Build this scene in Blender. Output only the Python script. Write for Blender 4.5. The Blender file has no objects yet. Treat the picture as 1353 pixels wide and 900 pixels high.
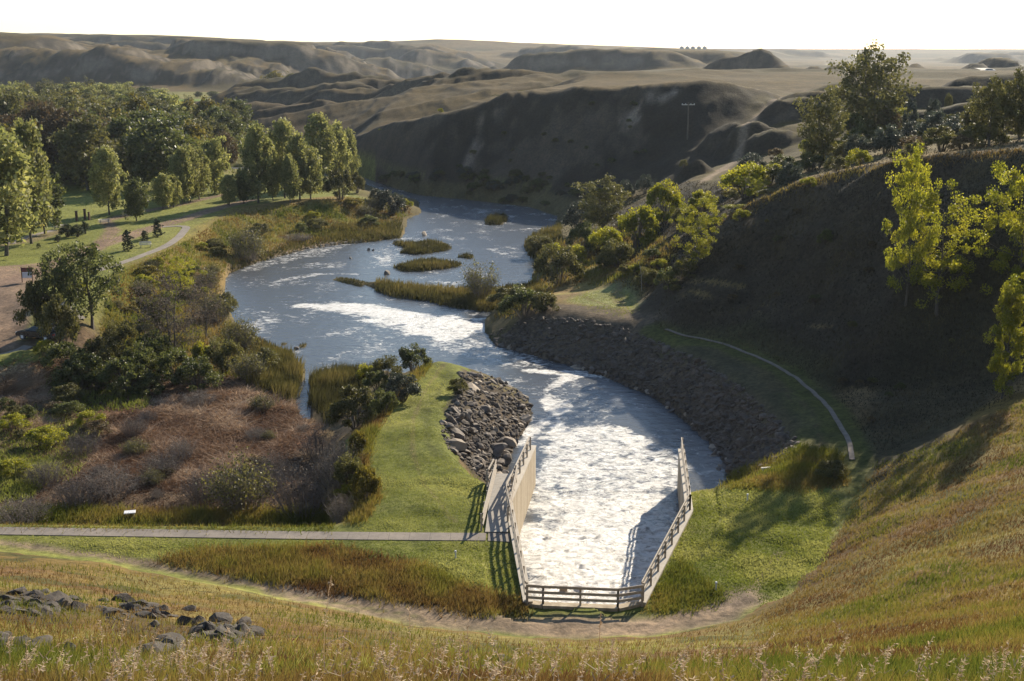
import bpy, math, random
import numpy as np
from mathutils import Vector, Matrix
from mathutils.bvhtree import BVHTree
from mathutils.geometry import delaunay_2d_cdt

R = math.radians
scene = bpy.context.scene
COL = scene.collection

# ------------------------------------------------------------------ camera
CAMZ, PITCH, F = 28.0, R(13.3), 1633.0
CP, SP = math.cos(PITCH), math.sin(PITCH)
cam_data = bpy.data.cameras.new("camera")
cam = bpy.data.objects.new("camera", cam_data)
COL.objects.link(cam)
cam.location = (0, 0, CAMZ)
cam.rotation_euler = (R(90) - PITCH, 0, 0)
cam_data.sensor_width = 36
cam_data.lens = F / 1353 * 36
cam_data.clip_start = 0.3
cam_data.clip_end = 40000
scene.camera = cam

# ------------------------------------------------------------------ light
SUN_EL, SUN_AZ = 25.5, 30.0          # azimuth clockwise from the view direction (+Y)
world = bpy.data.worlds.new("World")
scene.world = world
world.use_nodes = True
wn = world.node_tree.nodes
sky = wn.new('ShaderNodeTexSky')
sky.sky_type = 'NISHITA'
sky.sun_disc = False
sky.sun_elevation = R(SUN_EL)
sky.sun_rotation = R(SUN_AZ)
sky.air_density = 1.0
sky.dust_density = 0.15
world.node_tree.links.new(sky.outputs[0], wn['Background'].inputs[0])
wn['Background'].inputs[1].default_value = 0.088
sd = bpy.data.lights.new("sun", 'SUN')
sd.energy = 4.8
sd.angle = R(0.5)
sd.color = (1.0, 0.88, 0.69)
sun = bpy.data.objects.new("sun", sd)
COL.objects.link(sun)
sv = Vector((math.sin(R(SUN_AZ)) * math.cos(R(SUN_EL)), math.cos(R(SUN_AZ)) * math.cos(R(SUN_EL)), math.sin(R(SUN_EL))))
sun.rotation_euler = sv.to_track_quat('Z', 'Y').to_euler()
sun.location = (60, 100, 120)
scene.view_settings.view_transform = 'Standard'
scene.view_settings.look = 'None'
scene.view_settings.exposure = 1.0
scene.view_settings.gamma = 1
scene.view_settings.use_curve_mapping = False
try:
    scene.cycles.max_bounces = 5
    scene.cycles.transparent_max_bounces = 6
    scene.cycles.volume_bounces = 0
    scene.cycles.use_fast_gi = False
except Exception:
    pass

# ------------------------------------------------------------------ image ray helpers
def rdir(px, py):
    u = (px - 676.5) / F
    v = (450 - py) / F
    return u, CP + v * SP, -SP + v * CP
def Z(px, py, z=0.0):
    """point of the ray through a photo pixel at height z"""
    a, b, c = rdir(px, py)
    s = (z - CAMZ) / c
    return (a * s, b * s, z)
def D(px, py, d):
    """point of the ray at forward distance d"""
    a, b, c = rdir(px, py)
    s = d / b
    return (a * s, d, CAMZ + c * s)
def G(px, d, z):
    t = d * CP + (CAMZ - z) * SP
    return ((px - 676.5) / F * t, d, z)
def depth(p):
    return p[1] * CP + (CAMZ - p[2]) * SP

# ------------------------------------------------------------------ noise
def _hash(ix, iy, seed):
    n = (ix.astype(np.int64) * 374761393 + iy.astype(np.int64) * 668265263 + seed * 1442695041) & 0xffffffff
    n = ((n ^ (n >> 13)) * 1274126177) & 0xffffffff
    n = n ^ (n >> 16)
    return (n & 0xffff) / 65535.0
def vnoise(x, y, seed=0):
    x0 = np.floor(x); y0 = np.floor(y)
    fx = x - x0; fy = y - y0
    fx = fx * fx * fx * (fx * (fx * 6 - 15) + 10); fy = fy * fy * fy * (fy * (fy * 6 - 15) + 10)
    a = _hash(x0, y0, seed); b = _hash(x0 + 1, y0, seed)
    c = _hash(x0, y0 + 1, seed); d = _hash(x0 + 1, y0 + 1, seed)
    return (a * (1 - fx) + b * fx) * (1 - fy) + (c * (1 - fx) + d * fx) * fy
def fbm(x, y, scale, octs=4, seed=0, gain=0.5):
    out = np.zeros_like(x, dtype=float); amp = 1; tot = 0; f = 1.0 / scale
    for o in range(octs):
        out += amp * (vnoise(x * f + 17.3 * o, y * f - 9.1 * o, seed + o) * 2 - 1)
        tot += amp; amp *= gain; f *= 2.03
    return out / tot
def ridged(x, y, scale, octs=4, seed=0):
    out = np.zeros_like(x, dtype=float); amp = 1; tot = 0; f = 1.0 / scale
    for o in range(octs):
        n = 1 - np.abs(vnoise(x * f + 7.7 * o, y * f + 3.1 * o, seed + o) * 2 - 1) * 1.6
        out += amp * n; tot += amp; amp *= 0.5; f *= 2.1
    return out / tot
def sdf(poly, X, Y):
    """signed distance to a closed polygon, positive inside"""
    P = np.array([(p[0], p[1]) for p in poly])
    d2 = np.full(X.shape, 1e18); inside = np.zeros(X.shape, bool)
    n = len(P)
    for i in range(n):
        ax, ay = P[i]; bx, by = P[(i + 1) % n]
        ex, ey = bx - ax, by - ay
        L = ex * ex + ey * ey + 1e-12
        t = np.clip(((X - ax) * ex + (Y - ay) * ey) / L, 0, 1)
        dx = X - ax - t * ex; dy = Y - ay - t * ey
        d2 = np.minimum(d2, dx * dx + dy * dy)
        c = ((ay > Y) != (by > Y)) & (X < (bx - ax) * (Y - ay) / (by - ay + 1e-15) + ax)
        inside ^= c
    d = np.sqrt(d2)
    return np.where(inside, d, -d)
def linedist(pts, X, Y):
    d2 = np.full(X.shape, 1e18)
    for (a, b) in zip(pts[:-1], pts[1:]):
        ex, ey = b[0] - a[0], b[1] - a[1]
        t = np.clip(((X - a[0]) * ex + (Y - a[1]) * ey) / (ex * ex + ey * ey + 1e-12), 0, 1)
        d2 = np.minimum(d2, (X - a[0] - t * ex) ** 2 + (Y - a[1] - t * ey) ** 2)
    return np.sqrt(d2)
def sstep(x, a, b):
    t = np.clip((x - a) / (b - a), 0, 1)
    return t * t * (3 - 2 * t)

# ------------------------------------------------------------------ mesh helpers
def np_mesh(name, V, Fc, mat=None, smooth=False, colors=None, facevals=None):
    """V (n,3); Fc (m,k) constant k"""
    V = np.asarray(V, dtype=np.float32); Fc = np.asarray(Fc, dtype=np.int32)
    me = bpy.data.meshes.new(name)
    m, k = Fc.shape
    me.vertices.add(len(V)); me.vertices.foreach_set('co', V.ravel())
    me.loops.add(m * k); me.loops.foreach_set('vertex_index', Fc.ravel())
    me.polygons.add(m)
    me.polygons.foreach_set('loop_start', np.arange(0, m * k, k, dtype=np.int32))
    me.polygons.foreach_set('loop_total', np.full(m, k, dtype=np.int32))
    me.update(calc_edges=True)
    me.polygons.foreach_set('use_smooth', np.full(m, bool(smooth)))
    if colors is not None:
        for an, arr in colors.items():
            at = me.attributes.new(an, 'FLOAT_COLOR', 'POINT')
            c = np.ones((len(V), 4), dtype=np.float32); c[:, :arr.shape[1]] = arr
            at.data.foreach_set('color', c.ravel())
    if facevals is not None:
        for an, arr in facevals.items():
            at = me.attributes.new(an, 'FLOAT', 'FACE')
            at.data.foreach_set('value', np.asarray(arr, dtype=np.float32))
    if mat: me.materials.append(mat)
    return me
def link(name, me, parent=None, loc=None):
    o = bpy.data.objects.new(name, me)
    COL.objects.link(o)
    if parent is not None: o.parent = parent
    if loc is not None: o.location = loc
    return o
def tag(o, label=None, cat=None, group=None, kind=None):
    if label: o['label'] = label
    if cat: o['category'] = cat
    if group: o['group'] = group
    if kind: o['kind'] = kind
    return o
def empty(name, loc, rz=0.0):
    o = bpy.data.objects.new(name, None)
    COL.objects.link(o); o.location = loc; o.rotation_euler = (0, 0, rz)
    o.empty_display_size = 0.3
    return o
class MB:
    """collects boxes, bars and tubes into one mesh"""
    def __init__(s): s.V = []; s.Fq = []
    def add(s, V, Fq):
        n = len(s.V); s.V += [tuple(v) for v in V]; s.Fq += [tuple(i + n for i in f) for f in Fq]
    def bar(s, a, b, w, h, up=(0, 0, 1)):
        a = Vector(a); b = Vector(b); d = (b - a).normalized(); u = Vector(up)
        side = d.cross(u)
        if side.length < 1e-4: side = d.cross(Vector((1, 0, 0)))
        side.normalize(); u = side.cross(d).normalized()
        V = []
        for p in (a, b):
            for sx, sz in ((-1, -1), (1, -1), (1, 1), (-1, 1)):
                V.append(p + side * (sx * w / 2) + u * (sz * h / 2))
        s.add(V, [(0, 1, 2, 3), (7, 6, 5, 4), (0, 4, 5, 1), (1, 5, 6, 2), (2, 6, 7, 3), (3, 7, 4, 0)])
    def box(s, c, sx, sy, sz, rz=0.0):
        cs, sn = math.cos(rz), math.sin(rz); V = []
        for z in (0, 1):
            for x, y in ((-1, -1), (1, -1), (1, 1), (-1, 1)):
                X, Y = x * sx / 2, y * sy / 2
                V.append((c[0] + X * cs - Y * sn, c[1] + X * sn + Y * cs, c[2] + z * sz))
        s.add(V, [(3, 2, 1, 0), (4, 5, 6, 7), (0, 1, 5, 4), (1, 2, 6, 5), (2, 3, 7, 6), (3, 0, 4, 7)])
    def prism(s, poly, z0, z1):
        n = len(poly)
        z0 = z0 if hasattr(z0, '__len__') else [z0] * n
        z1 = z1 if hasattr(z1, '__len__') else [z1] * n
        V = [(p[0], p[1], z0[i]) for i, p in enumerate(poly)] + [(p[0], p[1], z1[i]) for i, p in enumerate(poly)]
        s.add(V, [tuple(range(n - 1, -1, -1)), tuple(range(n, 2 * n))] + [(i, (i + 1) % n, n + (i + 1) % n, n + i) for i in range(n)])
    def cone(s, c, r0, r1, h, n=12, cap=True):
        V = []
        for k, r in ((0, r0), (1, r1)):
            for i in range(n):
                a = 2 * math.pi * i / n
                V.append((c[0] + r * math.cos(a), c[1] + r * math.sin(a), c[2] + k * h))
        Fq = [(i, (i + 1) % n, n + (i + 1) % n, n + i) for i in range(n)]
        if cap: Fq += [tuple(range(n - 1, -1, -1)), tuple(range(n, 2 * n))]
        s.add(V, Fq)
    def build(s, name, mat, parent=None, bevel=0.0, smooth=False):
        me = bpy.data.meshes.new(name)
        me.from_pydata(s.V, [], s.Fq); me.update()
        if mat: me.materials.append(mat)
        if smooth:
            for p in me.polygons: p.use_smooth = True
        o = link(name, me, parent)
        if bevel > 0:
            m = o.modifiers.new('bevel', 'BEVEL'); m.width = bevel; m.segments = 1
        return o

# ------------------------------------------------------------------ materials
def nt(name):
    m = bpy.data.materials.new(name); m.use_nodes = True
    t = m.node_tree; b = t.nodes['Principled BSDF']
    return m, t, b
def N(t, typ, **kw):
    n = t.nodes.new(typ)
    for k, v in kw.items():
        if k in n.inputs.keys(): n.inputs[k].default_value = v
        else: setattr(n, k, v)
    return n
def noise_node(t, scale, detail=5, rough=0.6, vec=None):
    n = N(t, 'ShaderNodeTexNoise'); n.inputs['Scale'].default_value = scale
    n.inputs['Detail'].default_value = detail; n.inputs['Roughness'].default_value = rough
    if vec is not None: t.links.new(vec, n.inputs['Vector'])
    return n
def ramp(t, src, stops):
    r = N(t, 'ShaderNodeValToRGB'); cr = r.color_ramp
    while len(cr.elements) < len(stops): cr.elements.new(0.5)
    for e, (p, c) in zip(cr.elements, stops):
        e.position = p; e.color = (*c, 1) if len(c) == 3 else c
    t.links.new(src, r.inputs[0]); return r
def mixc(t, fac, a, b, mode='MIX'):
    n = N(t, 'ShaderNodeMix', data_type='RGBA', blend_type=mode)
    for i, s in ((0, fac), (6, a), (7, b)):
        if isinstance(s, (int, float)): n.inputs[i].default_value = s
        elif isinstance(s, tuple): n.inputs[i].default_value = (*s, 1)
        else: t.links.new(s, n.inputs[i])
    return n.outputs[2]
def simple(name, ca, cb, scale=3.0, rough=0.85, bump=0.3, dist=0.02, detail=6):
    m, t, b = nt(name)
    co = N(t, 'ShaderNodeTexCoord')
    n = noise_node(t, scale, detail, 0.65, co.outputs['Object'])
    r = ramp(t, n.outputs[0], [(0.3, ca), (0.7, cb)])
    t.links.new(r.outputs[0], b.inputs['Base Color'])
    b.inputs['Roughness'].default_value = rough
    if bump:
        bp = N(t, 'ShaderNodeBump'); bp.inputs['Strength'].default_value = bump; bp.inputs['Distance'].default_value = dist
        t.links.new(n.outputs[0], bp.inputs['Height']); t.links.new(bp.outputs[0], b.inputs['Normal'])
    return m
def leafy(name, stops, trans=0.45, tcol=1.35, rough=0.55, spec=0.35, objvar=0.18):
    """thin leaf or grass blade: reflects, and lets backlight through. colour by the face value 'lv'"""
    m, t, b = nt(name)
    at = N(t, 'ShaderNodeAttribute'); at.attribute_name = 'lv'
    r = ramp(t, at.outputs['Fac'], stops)
    oi = N(t, 'ShaderNodeObjectInfo')
    mr = N(t, 'ShaderNodeMapRange'); mr.inputs[3].default_value = 1 - objvar; mr.inputs[4].default_value = 1 + objvar
    t.links.new(oi.outputs['Random'], mr.inputs[0])
    hs = N(t, 'ShaderNodeHueSaturation'); t.links.new(r.outputs[0], hs.inputs['Color']); t.links.new(mr.outputs[0], hs.inputs['Value'])
    t.links.new(hs.outputs[0], b.inputs['Base Color'])
    b.inputs['Roughness'].default_value = rough; b.inputs['Specular IOR Level'].default_value = spec
    tr = N(t, 'ShaderNodeBsdfTranslucent')
    sc = N(t, 'ShaderNodeHueSaturation'); sc.inputs['Value'].default_value = tcol; sc.inputs['Saturation'].default_value = 1.12
    t.links.new(hs.outputs[0], sc.inputs['Color']); t.links.new(sc.outputs[0], tr.inputs['Color'])
    mx = N(t, 'ShaderNodeMixShader'); mx.inputs[0].default_value = trans
    t.links.new(b.outputs[0], mx.inputs[1]); t.links.new(tr.outputs[0], mx.inputs[2])
    t.links.new(mx.outputs[0], t.nodes['Material Output'].inputs[0])
    return m
# ================================================================== TERRAIN
WATER = -4.0
lines = []      # break lines, each a list of (x, y, z)
def L(*pts): lines.append(list(pts))

# dam face the photographer stands on, row by row
L((-400, -30, 38), (0, -30, 38), (400, -30, 44))
L((-200, 0, 26.3), (-20, 0, 26.3), (20, 0, 26.3), (60, 0, 29), (200, 0, 40))
L(D(-600, 890, 12.5), D(-250, 900, 12.5), D(676, 900, 12.5), D(1353, 900, 13.5), D(1700, 880, 15))
L(D(-600, 830, 20), D(-250, 850, 20), D(0, 860, 18), D(400, 872, 20), D(780, 886, 22), D(1100, 880, 21), D(1353, 860, 22), D(1700, 800, 24))
L(D(-600, 775, 33), D(-250, 790, 33), D(0, 802, 33), D(400, 838, 34), D(780, 868, 35), D(1050, 860, 32), D(1353, 800, 36), D(1700, 700, 38))
L(D(-600, 738, 48), D(-250, 750, 48), D(0, 764, 48), D(350, 802, 48), D(600, 836, 47), D(780, 852, 47), D(1000, 840, 45), D(1200, 780, 46), D(1353, 700, 52), D(1700, 600, 50))
L(Z(-900, 708, 0), Z(-250, 718, 0), Z(0, 728, 0), Z(130, 742, 0), Z(300, 775, 0), Z(430, 802, 0), Z(560, 830, 0), Z(700, 846, 0), Z(850, 842, 0),
  Z(960, 824, 0), Z(1030, 797, .2), Z(1080, 745, .3), Z(1112, 692, .3), Z(1132, 650, .3), Z(1152, 618, .5), Z(1185, 600, 1.0), D(1240, 580, 79), D(1300, 550, 80), D(1353, 525, 81), D(1700, 430, 84))
L(D(1150, 740, 57), D(1230, 680, 61), D(1353, 610, 66), D(1700, 480, 70))
# lawns round the basin
L(Z(-900, 700, 0), Z(0, 712, 0), Z(640, 716, 0), Z(672, 716, 0))
L(Z(-900, 690, 0), Z(0, 697, 0), Z(440, 702, 0), Z(640, 706, 0))
L(G(-1200, 70.2, -.1), G(-300, 70.2, -.1), G(0, 70.2, -.1), G(200, 70.0, -.1), G(430, 69.8, 0))
L(G(-1200, 74.5, -3.1), G(-300, 74.5, -3.1), G(0, 74.0, -3.1), G(200, 73.5, -3.1), G(400, 73.5, -3.1), G(432, 75.0, -3.1), Z(430, 640, -3.2), Z(424, 600, -3.2),
  Z(440, 570, -3.3), Z(470, 535, -3.4), Z(505, 508, -3.5), G(540, 118, -3.7))
L(Z(430, 694, 0), Z(470, 682, 0), Z(496, 655, 0), Z(478, 622, 0), Z(482, 580, 0), Z(503, 545, 0), Z(533, 508, 0), Z(562, 480, 0), Z(580, 474, 0), Z(606, 489, -.2), Z(622, 500, -.5),
  Z(603, 530, 0), Z(578, 560, 0), Z(592, 597, 0), Z(622, 622, -.1), Z(650, 640, -.2), Z(662, 650, -.2))
L(Z(560, 560, .25), Z(545, 600, .1), Z(560, 650, 0), Z(620, 680, 0))
L(Z(905, 700, 0), Z(880, 770, 0), Z(850, 800, 0))
L(Z(908, 650, -.2), Z(960, 640, 0), Z(1010, 628, .1), Z(1058, 606, .3), Z(1064, 586, .3), Z(1030, 550, .2), Z(985, 510, .2), Z(930, 472, .2), Z(872, 447, .2), Z(830, 428, .1), Z(762, 414, 0), Z(712, 408, -.3), Z(690, 402, -1.6))
L(Z(1000, 700, .1), Z(1050, 680, .15), Z(1085, 640, .2))
# shore line, a little above water
shore_near = [G(566, 119, WATER), G(620, 118, WATER), Z(665, 511, WATER), Z(696, 529, WATER), Z(703, 548, WATER), Z(691, 571, WATER), Z(678, 590, WATER), G(667, 90, WATER), G(668, 85.5, WATER), G(676, 83, WATER)]
shore_left = [Z(400, 556, WATER), Z(388, 528, WATER), Z(398, 506, WATER), Z(402, 490, WATER), Z(382, 470, WATER), Z(352, 455, WATER), Z(320, 440, WATER), Z(305, 420, WATER), Z(296, 395, WATER),
              Z(293, 376, WATER), Z(300, 362, WATER), Z(340, 346, WATER), Z(400, 330, WATER), Z(440, 324, WATER), Z(480, 320, WATER), Z(505, 317, WATER), Z(532, 314, WATER), Z(537, 290, WATER),
              Z(556, 281, WATER), Z(552, 266, WATER), Z(525, 262, WATER), Z(498, 250, WATER), Z(468, 240, WATER), Z(400, 232, WATER), Z(300, 226, WATER)]
shore_far = [Z(300, 220, WATER), Z(400, 224, WATER), Z(476, 232, WATER), Z(520, 248, WATER), Z(560, 258, WATER), Z(600, 262, WATER), Z(640, 266, WATER), Z(700, 273, WATER), Z(738, 286, WATER), Z(734, 300, WATER),
             Z(702, 312, WATER), Z(692, 326, WATER), Z(708, 345, WATER), Z(706, 368, WATER), Z(690, 388, WATER), Z(660, 405, WATER), Z(643, 425, WATER), Z(641, 438, WATER), Z(656, 456, WATER),
             Z(700, 468, WATER), Z(760, 483, WATER), Z(810, 501, WATER), Z(860, 522, WATER), Z(900, 549, WATER), Z(930, 576, WATER), Z(955, 604, WATER), Z(966, 622, WATER), Z(955, 650, WATER), Z(925, 668, WATER), Z(903, 674, WATER)]
inlet = [Z(410, 556, WATER), Z(410, 527, WATER), Z(412, 500, WATER), Z(450, 489, WATER), Z(500, 491, WATER)]
river = shore_near[::-1] + inlet[::-1] + shore_left + shore_far + [Z(897, 700, WATER), Z(690, 700, WATER)]
up = .25
L(*[(p[0], p[1], WATER + up) for p in shore_near])
L(*[(p[0], p[1], WATER + up) for p in shore_left])
L(*[(p[0], p[1], WATER + up) for p in shore_far])
L(*[(p[0], p[1], WATER + up) for p in inlet])
# marsh floor, below the path bank
L(Z(-400, 600, -3.1), Z(0, 600, -3.1), Z(200, 600, -3.2), Z(380, 600, -3.3))
L(Z(-400, 530, -3), Z(0, 530, -3), Z(200, 530, -3.1), Z(340, 530, -3.3))
L(Z(120, 500, -2.9), Z(220, 500, -2.9), Z(320, 490, -3.2), Z(370, 495, -3.6))
# park lawn edge and the bank under it
L(Z(-700, 470, 0), Z(0, 462, 0), Z(60, 452, 0), Z(108, 425, 0), Z(140, 390, 0), Z(150, 362, 0), Z(200, 342, 0), Z(245, 318, 0), Z(290, 290, 0.2), Z(330, 277, .4), Z(390, 270, .6), Z(440, 264, .8), Z(475, 262, .2), Z(515, 262, -1.8))
L(Z(-700, 480, -1.6), Z(0, 478, -2.0), Z(80, 466, -2.2), Z(130, 445, -2), Z(165, 415, -1.6), Z(190, 380, -1.5), Z(225, 352, -1.4), Z(265, 325, -1.5), Z(300, 315, -2), Z(370, 300, -2), Z(430, 292, -2.2), Z(480, 288, -3), Z(525, 280, -3.2))
L(Z(150, 480, -2.6), Z(200, 440, -2.2), Z(240, 400, -2.2), Z(262, 370, -2.6), Z(330, 335, -3.2), Z(430, 312, -3.4), Z(500, 305, -3.6))
# park floor
for pp in ((-400, 400), (0, 380), (0, 330), (100, 320), (200, 290), (300, 262), (380, 250), (450, 245), (0, 280), (150, 262), (0, 230), (150, 215), (300, 232), (-500, 280), (-900, 220), (0, 180), (200, 170), (0, 150), (200, 145), (-600, 150)):
    lines.append([Z(pp[0], pp[1], 0)])
L(Z(430, 238, -1), Z(400, 226, -2.0), Z(300, 224, -2))
# far bank meadow behind the river's left bend, lobed hill
L(Z(270, 158, 0), Z(300, 172, .5), Z(335, 190, .5), Z(400, 205, 0.5), Z(440, 212, -.5), Z(470, 222, -2))
L(D(282, 146, 560), D(330, 122, 600), D(365, 117, 600), D(400, 116, 600), D(470, 114.5, 600), D(560, 111, 560))
L(D(330, 160, 460), D(400, 150, 470), D(460, 148, 460), D(520, 135, 430))
# bluff across the river: foot, mid, crest, and the gullied upland behind
L(G(860, 236, 3.2), G(905, 225, 5.5), G(960, 222, 8.8), G(1040, 215, 10.5))
L((Z(300, 214, -2)), D(471, 178, 332), D(515, 164, 312), D(560, 150, 298), D(600, 143, 292), D(650, 130, 291), D(700, 118, 291), D(760, 107, 281), D(820, 102, 275), D(870, 98, 271), D(930, 103, 269), D(985, 112, 273), D(1030, 126, 280))
L(D(520, 140, 400), D(590, 108, 430), D(640, 104, 440), D(700, 102, 430), D(780, 97, 410), D(870, 92, 400), D(930, 91.5, 400), D(1010, 94, 420), D(1150, 94, 450), D(1353, 97, 520), D(1800, 97, 520))
L(D(930, 172, 248), D(985, 150, 258), D(1030, 140, 266))
L(D(1090, 128, 300), D(1180, 132, 290), D(1270, 122, 300), D(1353, 112, 320), D(1700, 105, 330))
L(D(1010, 160, 250), D(1100, 170, 225), D(1200, 165, 215), D(1300, 150, 215), D(1353, 150, 215), D(1700, 130, 220))
# shrubby slope right of the river
L(Z(716, 340, -2.6), Z(722, 385, -1.5))
L(Z(745, 330, -1.5), Z(760, 300, -2.5), D(800, 290, 208))
L(Z(735, 392, -.1), Z(800, 385, .2), Z(832, 398, .2), Z(850, 420, .3))
L(D(800, 345, 165), D(850, 330, 160), D(880, 300, 165), D(860, 270, 185), D(905, 240, 195))
L(D(940, 290, 150), D(1000, 250, 152), D(1060, 228, 155), D(1150, 205, 150), D(1250, 190, 145), D(1353, 180, 140), D(1700, 150, 140))
# dark hill: crest and foot
L(Z(846, 410, .5), D(868, 378, 140), D(900, 337, 140), D(950, 291, 139), D(1000, 266, 136.5), D(1060, 241, 133), D(1140, 223, 127.5), D(1200, 214, 121.5), D(1270, 204, 116), D(1353, 199, 110), D(1700, 160, 100))
L(Z(862, 430, .4), Z(900, 440, .5), Z(960, 452, .5), Z(1025, 472, .6), Z(1095, 513, .7), Z(1130, 552, .8), Z(1150, 588, .9), D(1210, 560, 87), D(1290, 515, 91), D(1353, 490, 93), D(1700, 400, 95))
# middle distance: hay meadow and badland bluff, plain, far hills
L(D(-1500, 139, 760), Z(-300, 130, 0), Z(0, 129, 0), Z(120, 129, 0), Z(200, 129, 0), Z(290, 130, 0))
L(G(-1500, 900, 3), G(-300, 900, 3), G(0, 886, 2.5), G(60, 882, 2.5), G(120, 862, 2.5), G(220, 848, 2.5), G(310, 838, 1.5), G(350, 825, 1))
L(D(-1500, 60, 940), D(-400, 60, 940), D(0, 64, 930), D(60, 63, 925), D(130, 66, 900), D(175, 74, 885), D(215, 82, 880), D(270, 90, 870), D(310, 97, 860), D(345, 108, 850), D(365, 116, 830))
L(D(440, 114, 900), D(600, 110, 900), D(750, 97, 900), D(900, 91, 900), D(1100, 90.5, 800), D(1353, 93, 800), D(1900, 92, 800))
L(D(300, 88, 1250), D(380, 95, 1200), D(500, 104, 1150), D(620, 102, 1200), D(780, 96, 1200), D(900, 89, 1300), D(1353, 90, 1400), D(1900, 90, 1400))
L(D(-1500, 52, 1300), D(0, 56, 1300), D(200, 64, 1300), D(300, 72, 1400), D(420, 78, 1600), D(560, 85, 1600), D(700, 86, 1700), D(800, 90, 1800), D(900, 84, 1900), D(1000, 86, 2200), D(1353, 86, 2400), D(2000, 86, 2400))
L(D(-1500, 40, 2000), D(-300, 40, 2000), D(0, 42, 2000), D(100, 43.5, 2050), D(200, 47, 2100), D(300, 51, 2200), D(400, 54, 2300), D(500, 54, 2300), D(575, 49.5, 2350), D(640, 51.5, 2400),
  D(760, 56.5, 2500), D(830, 61, 2600), D(900, 63.5, 2650), D(960, 64, 2800), D(1060, 64.5, 4500), D(1353, 64.8, 4700), D(2200, 65, 4700))
L(D(960, 80, 2300), D(1060, 78, 3300), D(1353, 78, 3500), D(2200, 78, 3500))
L((-9000, 6000, 40), (0, 6000, 20), (9000, 6000, 20))
L((-22000, 14000, 20), (22000, 14000, 20))
L((-22000, -300, 60), (22000, -300, 60))

flat = []; edges = []; idx = {}
for ln in lines:
    prev = None
    for p in ln:
        key = (round(p[0], 2), round(p[1], 2))
        if key not in idx: idx[key] = len(flat); flat.append(p)
        i = idx[key]
        if prev is not None and prev != i: edges.append((prev, i))
        prev = i
v2 = [Vector((p[0], p[1])) for p in flat]
cv, ce, cf, ov, oe, of = delaunay_2d_cdt(v2, edges, [], 0, 1e-4)
cz = np.zeros(len(cv))
for i, src in enumerate(ov):
    if src: cz[i] = flat[src[0]][2]
    else:   # a crossing of two break lines: nearest known
        d = [(cv[i] - q).length_squared for q in v2]; cz[i] = flat[int(np.argmin(d))][2]
cvn = np.array([(v[0], v[1]) for v in cv])
def tin(X, Y):
    Zo = np.full(X.shape, np.nan)
    xs = X.ravel(); ys = Y.ravel(); zo = Zo.ravel()
    order = np.argsort(ys, kind='stable'); yo = ys[order]
    for f in cf:
        a, b, c = cvn[f[0]], cvn[f[1]], cvn[f[2]]
        y0 = min(a[1], b[1], c[1]); y1 = max(a[1], b[1], c[1])
        i0 = np.searchsorted(yo, y0 - 1e-6); i1 = np.searchsorted(yo, y1 + 1e-6)
        if i1 <= i0: continue
        ii = order[i0:i1]; x = xs[ii]; y = ys[ii]
        det = (b[1] - c[1]) * (a[0] - c[0]) + (c[0] - b[0]) * (a[1] - c[1])
        if abs(det) < 1e-9: continue
        w0 = ((b[1] - c[1]) * (x - c[0]) + (c[0] - b[0]) * (y - c[1])) / det
        w1 = ((c[1] - a[1]) * (x - c[0]) + (a[0] - c[0]) * (y - c[1])) / det
        w2 = 1 - w0 - w1
        m = (w0 >= -1e-6) & (w1 >= -1e-6) & (w2 >= -1e-6)
        zo[ii[m]] = w0[m] * cz[f[0]] + w1[m] * cz[f[1]] + w2[m] * cz[f[2]]
    Zo = zo.reshape(X.shape)
    return np.where(np.isnan(Zo), 20.0, Zo)

ys = [-12.0]
while ys[-1] < 11000:
    y = ys[-1]; ys.append(y + max(0.24, 0.0052 * max(y, 0)))
ys = np.array(ys)
NS = 660
s = np.linspace(-1, 1, NS)
g = .5 * s + 1.1 * np.sign(s) * np.abs(s) ** 9
Yg, gg = np.meshgrid(ys, g, indexing='ij')
Xg = gg * (Yg + 16)
H = tin(Xg, Yg)
def smooth_grid(H, n):
    for _ in range(n):
        H2 = H.copy()
        H2[1:-1] = (H[:-2] + 2 * H[1:-1] + H[2:]) / 4
        H = H2.copy()
        H[:, 1:-1] = (H2[:, :-2] + 2 * H2[:, 1:-1] + H2[:, 2:]) / 4
    return H
H = smooth_grid(H, 7)
# slope of the smoothed surface
gy = np.gradient(H, axis=0) / np.gradient(Yg, axis=0)
gx = np.gradient(H, axis=1) / np.gradient(Xg, axis=1)
SL = np.clip(np.hypot(gx, gy), 0, 1.2)
for _ in range(2): SL = smooth_grid(SL, 6)
# natural relief
dm = np.clip(Yg, 1, None)
valley = sstep(-H, -3.0, 0.5) * (Yg < 560)                     # flat valley floor
H += .10 * fbm(Xg, Yg, 5, 4, 3) * (1 - .55 * valley) * sstep(dm, 6, 20)
H += sstep(dm, 14, 22) * (dm < 135) * .13 * (fbm(Xg, Yg, 1.7, 3, 4) + .5 * ridged(Xg, Yg, 3.1, 2, 9))
H += 1.5 * SL * fbm(Xg, Yg, 12, 6, 5) * sstep(dm, 60, 100)
H += sstep(dm, 98, 108) * (dm < 150) * 1.7 * SL * (ridged(Xg + Yg * .6, (Yg - Xg) * .25, 7, 4, 8) - .5) * sstep(H, 2, 6)
bl = sstep(dm, 185, 250) * (dm < 700)
wx = Xg + 9 * fbm(Xg, Yg, 60, 3, 11); wy = Yg + 9 * fbm(Xg, Yg, 60, 3, 12)
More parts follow.
